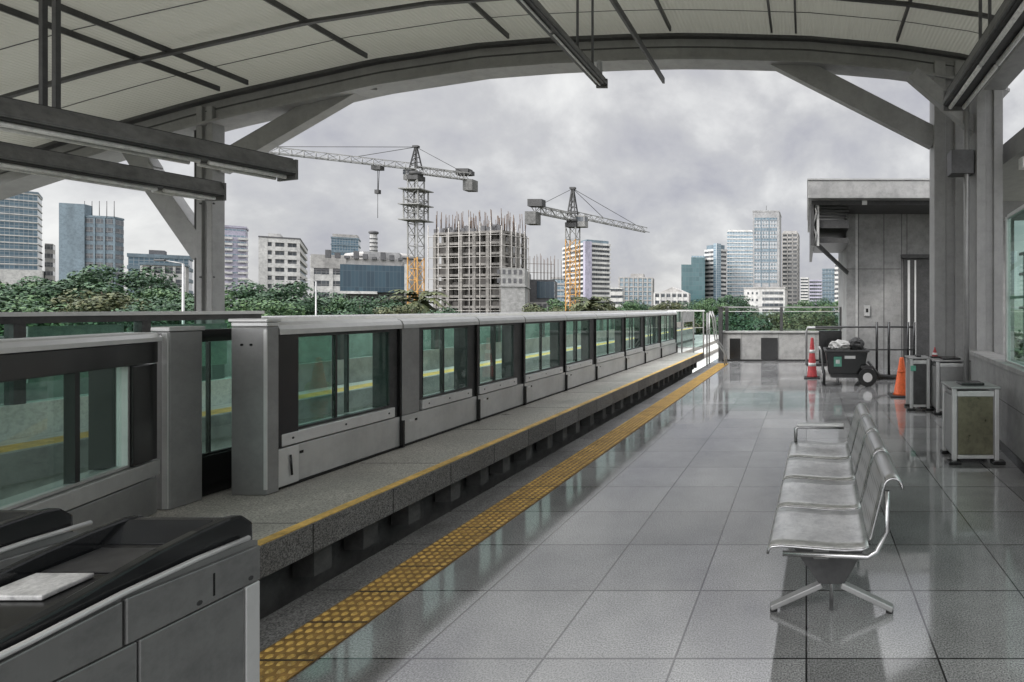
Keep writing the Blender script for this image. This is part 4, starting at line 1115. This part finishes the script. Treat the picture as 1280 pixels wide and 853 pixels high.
B = Bld('glass_tower', 'narrow pale blue block between the unfinished block and the crane mast', 690, 705, 707, 347, 300, 0, 14)
slabbed(B, stone, w_lblue, 6, .3, .3, roof=False)
# striped tower behind second crane
B = Bld('office_tower', 'tower banded white and dark blue just right of the second crane mast', 704, 733, 762, 303, 300, R(48))
slabbed(B, whitew, w_dark, 15, .45, .5, roof=False, fins=None)
B.part('blue_strip', lavw, GZ, B.z1+.5, 0, a0=-1.0, a1=2.2, b0=-1.0, b1=2.6); B.part('crown', bluew, B.z1+.03, B.z1+1.6, -.4)
B = Bld('residential_block', 'wide distant grey blue residential block with stepped roofline', 774, 815, 817, 347, 520, 0, 25)
slabbed(B, stone, w_lblue, 8, .25, .4, roof=False, fins=(4.2,1.2,.6)); B.part('roof_step', stone, B.z1, B.z1+3.4, 0, a0=8, a1=B.W-10, b0=3, b1=18)
B = Bld('low_block', 'low pale block left of the distant residential block', 757, 778, 780, 360, 480, 0, 20)
banded(B, whitew, w_dark, 4, .4, roof=False)
B = Bld('low_villa_block', 'low white arcaded building among the trees right of centre', 818, 860, 863, 366, 250, 0, 14)
banded(B, whitew, w_dark, 3, .5, fins=(2.4,.7,.3), roof=False)
MB().prism([(B.C.x-B.W*.9,B.z1),(B.C.x-B.W*.1,B.z1),(B.C.x-B.W*.5,B.z1+2.6)],'y',B.C.y+1,B.C.y+9).build('roof', stone, B.t)
# right cluster of towers
B = Bld('glass_tower', 'dark teal glass tower at the left of the right hand cluster', 864, 881, 883, 322, 420, 0, 20)
B.part('window_wall', w_teal, GZ, B.z1, 0); B.part('crown', w_lblue, B.z1, B.z1+1.2, -.3)
B.part('wing', w_teal, GZ, Zat(331,420), 0, a0=B.W, a1=B.W+7.5, b0=1, b1=16)
B = Bld('office_tower', 'white striped tower with a blue glass corner beside the teal tower', 881, 896, 908, 311, 430, R(40))
slabbed(B, whitew, w_dark, 15, .5, .4, roof=False)
B.part('glass_corner', w_lblue, GZ, B.z1+4, 0, a0=-.9, a1=3.0, b0=-.9, b1=3.6); B.part('crown', bluew, B.z1+.03, B.z1+3.4, -1)
B = Bld('glass_tower', 'pale blue glass tower with fine floor lines left of the tallest tower', 909, 941, 943, 289, 460, 0, 26)
slabbed(B, whitew, w_lblue, 22, .28, .3, roof=False); B.part('crown', whitew, B.z1+.02, B.z1+.9, -.5)
B = Bld('office_tower', 'tallest tower of the cluster, grey framed with gridded blue glass', 941, 974, 980, 265, 400, 0, 26)
B.part('wall', greyw, GZ, B.z1, 0)
fh = (Zat(272,400)-Zat(385,400))/26
for i in range(26):
    z = Zat(272,400)-(i+1)*fh
    if 19 <= i <= 20: continue
    B.part('window', w_grid if i%3 else w_blue, z+.35, z+fh-.25, 0, a0=1.6, a1=B.W-1.2, b0=-.12, b1=1)
B.part('side_stripe', whitew, GZ, B.z1-6, 0, a0=-.2, a1=.4, b0=1, b1=4); B.part('parapet', greyw, B.z1, B.z1+1, .2)
for k in (.36,.66): B.part('pier', bluew, GZ, Zat(274,400), 0, a0=B.W*k, a1=B.W*k+.7, b0=-.3, b1=1)
mb = MB().tube((B.C.x-10,B.C.y+8,B.z1),(B.C.x-10,B.C.y+8,B.z1+6),.2,n=5); build_each(mb, 'antenna', darkgrey, B.t)
B = Bld('residential_tower', 'brown and white striped tower right of the tallest tower', 978, 997, 999, 291, 450, 0, 20)
slabbed(B, stone, w_dark, 20, .45, .5, roof=False, fins=(4,.8,.5)); B.part('crown', stone, B.z1, B.z1+1.5, -.6)
B = Bld('low_office', 'low white office with three dark window slots below the towers', 930, 981, 984, 361, 210, 0, 14)
B.part('wall', whitew, GZ, B.z1, 0)
for k in range(5):
    z = B.z1-2.2-k*2.3; B.part('window', w_dark, z, z+1.15, 0, a0=.6, a1=B.W*.55, b0=-.08, b1=1)
for k in range(3):
    for j in range(3): B.part('window', w_dark, B.z1-2.2-k*2.6, B.z1-1.3-k*2.6, 0, a0=B.W*.66+j*1.7, a1=B.W*.66+j*1.7+.7, b0=-.05, b1=1)
B.part('roof_edge', stone, B.z1, B.z1+.6, .2)
B = Bld('residential_tower', 'small lavender banded tower in the gap left of the shelter', 1012, 1027, None, 350, 560, 0, 20)
slabbed(B, lavw, w_dark, 10, .45, .4, roof=False)
B = Bld('residential_tower', 'slim pale distant tower right of the striped brown tower', 1001, 1010, None, 347, 600, 0, 20)
slabbed(B, whitew, w_dark, 12, .5, .3, roof=False)
B = Bld('glass_tower', 'blue banded glass tower beside the shelter wall', 1028, 1043, None, 336, 430, 0, 20)
slabbed(B, bluew, w_blue, 11, .35, .3, roof=False)
B = Bld('residential_tower', 'white striped tower nearest the shelter wall', 1044, 1060, None, 328, 420, 0, 20)
slabbed(B, whitew, w_dark, 11, .5, .4, roof=False); B.part('crown', stone, B.z1, B.z1+3, -1)

# ------------------------------------------------------------------ tower cranes
cr_w = mat('pale_crane_steel', (.24,.24,.23), .6, .1, 1, .25)
cr_y = mat('orange_crane_steel', (.48,.26,.07), .6, .1, 1, .3)
cr_d = mat('dark_crane_steel', (.05,.05,.05), .6, .2, 1, .3)
def lattice(mb, P, Q, w0, n, r=.1, tri=False):
    P, Q = Vector(P), Vector(Q); d = (Q-P); dn = d.normalized()
    up = Vector((0,0,1)) if abs(dn.z) < .8 else Vector((0,1,0))
    s = dn.cross(up).normalized(); u = s.cross(dn).normalized()
    offs = [s*-w0/2, s*w0/2, u*w0*.9] if tri else [s*-w0/2-u*w0/2, s*w0/2-u*w0/2, s*w0/2+u*w0/2, s*-w0/2+u*w0/2]
    m = len(offs)
    for o in offs: mb.bar(P+o, Q+o, r*1.5)
    for i in range(n):
        a, b = P+d*i/n, P+d*(i+1)/n
        for k in range(m):
            o1, o2 = offs[k], offs[(k+1)%m]
            mb.bar(a+o1, a+o2, r*.8)
            mb.bar((a+o1) if i%2 else (a+o2), (b+o2) if i%2 else (b+o1), r*.8)
    return mb
def crane(label, px, Y, zj, ztop_, zor, jib, cjib, mw, cage):
    X = Xat(px,Y); base = Vector((X,Y,GZ))
    t = thing('tower_crane', label, 'crane', base, 'tower cranes over the building site')
    lattice(MB(), (X,Y,GZ), (X,Y,zor), mw, int((zor-GZ)/1.9), .11).build('mast', cr_y, t)
    lattice(MB(), (X,Y,zor+.05), (X,Y,zj-2), mw, int((zj-2-zor)/1.9), .11).build('upper_mast', cr_w, t)
    if cage:
        z0, z1 = cage
        cg = lattice(MB(), (X,Y,z0), (X,Y,z1), mw*1.5, int((z1-z0)/1.7), .12)
        for z in (z0,(z0+z1)/2,z1): cg.box(X-mw*1.1,X+mw*1.1,Y-mw*1.1,Y+mw*1.1,z-.1,z+.08)
        cg.build('climbing_cage', cr_w, t)
    MB().box(X-1.0,X+1.0,Y-1.0,Y+1.0,zj-2.0,zj-1.2).tube((X,Y,zj-1.2),(X,Y,zj-.5),1.1,n=14).build('slewing_ring', cr_d, t)
    J = Vector((X,Y,zj)); d = (Vector(jib)-J); dn = d.normalized(); sd = dn.cross(Vector((0,0,1))).normalized()
    cp = J+sd*1.3+dn*.9
    cb_ = MB().box(cp.x-.8,cp.x+.8,cp.y-.8,cp.y+.8,zj-1.9,zj+.2).build('cab', cr_w, t, .05)
    MB().box(cp.x-.82,cp.x+.82,cp.y-.82,cp.y+.4,zj-.9,zj-.1).build('cab_window', w_dark, cb_)
    hd = MB()
    for sx in (-.7,.7):
        for sy in (-.7,.7): hd.bar((X+sx,Y+sy,zj),(X+sx*.15,Y+sy*.15,ztop_),.2)
    for k in range(4):
        f = .2*k+.15; z = zj+(ztop_-zj)*f; a = .7*(1-f*.85)
        hd.bar((X-a,Y-a,z),(X+a,Y-a,z),.12).bar((X-a,Y+a,z),(X+a,Y+a,z),.12).bar((X-a,Y-a,z),(X+a*.8,Y-a*.8,z+(ztop_-zj)*.2),.12)
    hd.box(X-.5,X+.5,Y-.3,Y+.3,ztop_-.1,ztop_+.25).build('tower_head', cr_d, t)
    lattice(MB(), J, jib, 1.15, int(d.length/1.5), .09, True).build('jib', cr_w, t)
    lattice(MB(), J-Vector((0,0,.1)), cjib, 1.2, 8, .11).build('counter_jib', cr_w, t)
    C = Vector(cjib); e = (C-J).normalized()
    MB().box(C.x-.9,C.x+.9,C.y-.9,C.y+.9,C.z-2.7,C.z-.6).build('counterweight', conc_d, t)
    MB().box(C.x-1.2-e.x*1.5,C.x+1.2-e.x*1.5,C.y-.7,C.y+.7,C.z+.3,C.z+1.5).box(C.x-.5,C.x+.5,C.y-.5,C.y+.5,C.z+.3,C.z+1.1).build('winch', cr_d, t)
    T = Vector((X,Y,ztop_))
    pn = MB()
    for f in (.36,.82):
        q = J+d*f+Vector((0,0,1.1)); pn.tube(T, q, .055, n=5)
    pn.tube(T, C-e*1.0+Vector((0,0,.6)), .05, n=5).build('pendant_line', cr_d, t)
    h = J+d*.11
    if cage:
        hp = J+d*.24-Vector((0,0,.4))
        MB().box(hp.x-.8,hp.x+.8,hp.y-.5,hp.y+.5,hp.z-.5,hp.z+.2).build('trolley', cr_d, t)
        MB().tube(hp,hp-Vector((0,0,4)),.05,n=5).tube(hp+Vector((.3,0,0)),hp+Vector((.1,0,-4)),.05,n=5).build('hoist_rope', cr_d, t)
        MB().box(hp.x-.35,hp.x+.35,hp.y-.3,hp.y+.3,hp.z-4.7,hp.z-4).tube((hp.x,hp.y,hp.z-9),(hp.x,hp.y,hp.z-4.7),.04,n=5).build('hook_block', cr_d, t)
    return t
zj = Zat(212,100)
crane('tall tower crane with an orange lower mast and long jib reaching left', 520, 100, zj, Zat(184,100), Zat(322,100),
      (Xat(300,88),88,zj+.2), (Xat(588,105),105,zj-.2), 1.75, (Zat(276,100),Zat(238,100)))
zj = Zat(271,100)
crane('shorter tower crane with its jib pointing away to the right', 716, 100, zj, Zat(236,100), Zat(300,100),
      (Xat(809,121),121,zj), (Xat(666,92.5),92.5,zj+.1), 1.8, None)

# ------------------------------------------------------------------ trees
def leaf_mat(name, c1, c2, c3):
    m, nt, N, L, P = nmat(name)
    g = N.new('ShaderNodeNewGeometry'); rp = N.new('ShaderNodeValToRGB')
    rp.color_ramp.elements[0].color = (*c1,1); rp.color_ramp.elements[1].color = (*c3,1)
    k = rp.color_ramp.elements.new(.5); k.color = (*c2,1)
    L.new(g.outputs['Random Per Island'], rp.inputs['Fac']); L.new(rp.outputs['Color'], P.inputs['Base Color'])
    P.inputs['Roughness'].default_value = .6; P.inputs['Specular IOR Level'].default_value = .3
    return m
leaf = [leaf_mat('dark_leaf',(.012,.033,.018),(.028,.065,.032),(.058,.11,.05)),
        leaf_mat('green_leaf',(.018,.046,.02),(.042,.092,.034),(.085,.145,.055)),
        leaf_mat('olive_leaf',(.03,.04,.018),(.055,.07,.028),(.10,.105,.045))]
def tree_mesh(seed, m, nclump=62, nleaf=50, spread=1.0):
    """Tree 10 units tall: trunk with limbs, crown of leaf faces in clumps."""
    rnd = random.Random(seed)
    t = thing('broadleaf_tree', 'tree', 'tree', (0,0,0))
    tr = MB().tube((0,0,0),(.1,.05,3.2),.32,.22,n=8)
    cl = []
    for i in range(nclump):
        a = rnd.uniform(0,2*PI); hh = rnd.betavariate(1.6,1.5); rr = (1-abs(hh-.42)*1.25)*rnd.uniform(.35,1)**.6*3.9*spread
        cl.append((Vector((math.cos(a)*rr, math.sin(a)*rr, 3.0+hh*6.3)), rnd.uniform(.55,1.15)))
    for c, r in cl[:14]:
        mid = Vector((c.x*.35,c.y*.35,3.0+(c.z-3)*.35)); tr.tube((.1,.05,2.9),mid,.15,.09,n=5).tube(mid,c,.09,.03,n=5)
    tr.build('trunk', bark, t)
    cr_ = MB()
    for c, r in cl:
        for k in range(nleaf*4):
            d_ = Vector((rnd.gauss(0,1),rnd.gauss(0,1),rnd.gauss(0,1))).normalized()
            p = c+Vector((d_.x*r,d_.y*r,d_.z*r*.72))*rnd.uniform(.5,1)**.4
            nrm = (d_+Vector((rnd.uniform(-.8,.8),rnd.uniform(-.8,.8),rnd.uniform(-.2,1)))).normalized()
            s = nrm.cross(Vector((rnd.gauss(0,1),rnd.gauss(0,1),rnd.gauss(0,1)))).normalized(); u = nrm.cross(s)
            L_ = rnd.uniform(.07,.15)
            cr_.quad(p-s*L_*.6, p+u*L_, p+s*L_*.6, p-u*L_*.8)
    cr_.build('crown', m, t, recalc=False)
    return t
def palm_mesh(seed):
    rnd = random.Random(seed)
    t = thing('palm_tree', 'palm', 'tree', (0,0,0))
    MB().tube((0,0,0),(.2,0,7.6),.22,.15,n=8).build('trunk', bark, t)
    fr = MB()
    for i in range(30):
        a = rnd.uniform(0,2*PI); el = rnd.uniform(-.3,1.25); d_ = Vector((math.cos(a),math.sin(a),0)); p = Vector((.2,0,7.6)); last = None
        sd = d_.cross(Vector((0,0,1)))
        for k in range(7):
            q = p+(d_*math.cos(el)+Vector((0,0,math.sin(el))))*.42
            w0 = .30*math.sin(PI*(k+.6)/7.6)
            for sgn in (-1,1):
                fr.quad(p, q, q+sd*sgn*w0*1.6-Vector((0,0,w0*.8))+d_*.2, p+sd*sgn*w0*.4)
            p = q; el -= .26
    fr.build('crown', leaf[2], t, recalc=False)
    return t
protos = [tree_mesh(11,leaf[0]), tree_mesh(12,leaf[1],54,52,1.1), tree_mesh(13,leaf[0],70,46,1.2), tree_mesh(14,leaf[2],46,50,.95)]
used = [False]*4
def plant(px, ytop, Y, k, label, wide=1.0, group='trees between the station and the city'):
    h = (Zat(ytop,Y)-GZ)/9.6; loc = (Xat(px,Y),Y,GZ)
    sc_ = (h*wide,h*wide,h); rz = random.uniform(0,6.28)
    if not used[k]:
        o = protos[k]; used[k] = True; o.location = loc; o.scale = sc_; o.rotation_euler = (0,0,rz); o['label'] = label
    else: o = dup(protos[k], loc, sc_, rz, label)
    o['group'] = group
    return o
TL = [
 (5,347,85,1,'mid green tree at the left edge below the glass office tower'),
 (40,350,78,0,'dark tree second from the left edge, below the blue tower corner'),
 (75,347,92,2,'broad dark tree under the left side of the stepped office'),
 (108,340,88,1,'bright green tree under the middle of the stepped office'),
 (150,333,84,2,'tallest dark round tree at left, right of the stepped office'),
 (128,362,62,3,'olive brown tree low in front of the tall dark one'),
 (196,358,76,1,'green tree in front of the white gridded low block'),
 (20,368,58,0,'dark low tree in the lower left, close to the far screen wall'),
 (70,366,60,1,'green low tree in front of the broad dark one'),
 (180,372,58,0,'dark low bushy tree left of the column foot'),
 (226,366,72,0,'dark tree partly hidden by the left side of the column'),
 (345,352,80,2,'broad dark green tree in front of the striped white apartment tower'),
 (300,360,74,1,'bright green tree just right of the column'),
 (378,368,86,0,'dark tree at the right end of the apartment tower group'),
 (320,374,60,1,'low green tree just above the large glazed bay'),
 (410,370,84,1,'green tree under the pale low office'),
 (440,366,90,0,'dark green tree below the left half of the navy block'),
 (468,368,84,0,'small dark tree below the right half of the navy block'),
 (495,380,78,3,'low brownish tree left of the crane foot'),
 (540,384,80,0,'low dark tree between crane foot and tower frame'),
 (678,380,88,3,'low olive tree in front of the unfinished block'),
 (700,372,110,1,'green tree left of the second crane foot'),
 (745,374,100,3,'yellowish tree right of the second crane foot'),
 (775,376,120,1,'green tree below the distant residential block'),
 (800,374,130,0,'dark tree left of the white arcaded building'),
 (835,376,120,3,'olive tree in front of the white arcaded building'),
 (862,374,140,0,'dark tree between arcaded building and teal tower'),
 (893,371,140,1,'bright green tree under the white striped tower'),
 (915,369,150,2,'broad dark tree left of the low white office'),
 (995,374,150,1,'green tree right of the low white office'),
 (1020,372,160,0,'dark tree below the lavender banded tower'),
 (1045,374,150,1,'green tree beside the shelter wall'),
 (960,388,70,3,'thin brownish tree behind the end railing glass'),
 (1010,388,60,3,'tangled olive tree behind the right end of the railing'),
 (925,389,64,0,'dark tree behind the left end of the railing'),
]
for a in TL: plant(a[0],a[1],a[2],a[3],a[4],1.15)
pp = palm_mesh(5)
h = (Zat(366,88)-GZ)/8.6
pp.location = (Xat(520,88),88,GZ); pp.scale = (h,h,h); pp['label'] = 'shaggy palm at the foot of the tall crane'; pp['group'] = 'palms by the cranes'
p2 = dup(pp, (Xat(735,96),96,GZ), (h*.95,)*3, 1.0, 'shaggy palm just right of the second crane foot')

# far greenery and hedges lining the street
hz = leaf_mat('far_foliage',(.018,.032,.018),(.035,.055,.028),(.06,.08,.04))
rnd = random.Random(3); mb = MB()
for i in range(26000):
    x = rnd.uniform(-330,80); y = rnd.uniform(130,260)
    zt_ = GZ+9*(.55+.45*math.sin(x*.13+y*.05)*math.sin(x*.041+1))*rnd.uniform(.1,1)
    p = Vector((x,y,zt_)); s = Vector((rnd.gauss(0,1),rnd.gauss(0,1),rnd.gauss(0,.6))).normalized(); u = s.cross(Vector((rnd.gauss(0,1),rnd.gauss(0,1),rnd.gauss(0,1)))).normalized()
    L_ = rnd.uniform(.5,1.1); mb.quad(p-s*L_,p+u*L_,p+s*L_,p-u*L_)
struct(mb.build('far_greenery', hz, recalc=False), 'stuff')

# slim street lamps and cables
def lamp(px, Y, ytop, label):
    X = Xat(px,Y); zt_ = Zat(ytop,Y)
    t = thing('street_lamp', label, 'street lamp', (X,Y,GZ), 'street lamps below the station')
    MB().tube((X,Y,GZ),(X,Y,zt_),.11,.07,n=8).tube((X,Y,zt_),(X-1.4,Y,zt_+.25),.05,n=6).build('pole', steel_d, t)
    MB().box(X-2.1,X-1.3,Y-.15,Y+.15,zt_+.2,zt_+.34).build('lamp_head', darkgrey, t, .03)
lamp(229, 42, 330, 'slim grey street lamp pole just left of the column')
lamp(395, 66, 352, 'slim pale street lamp pole under the pale low office')
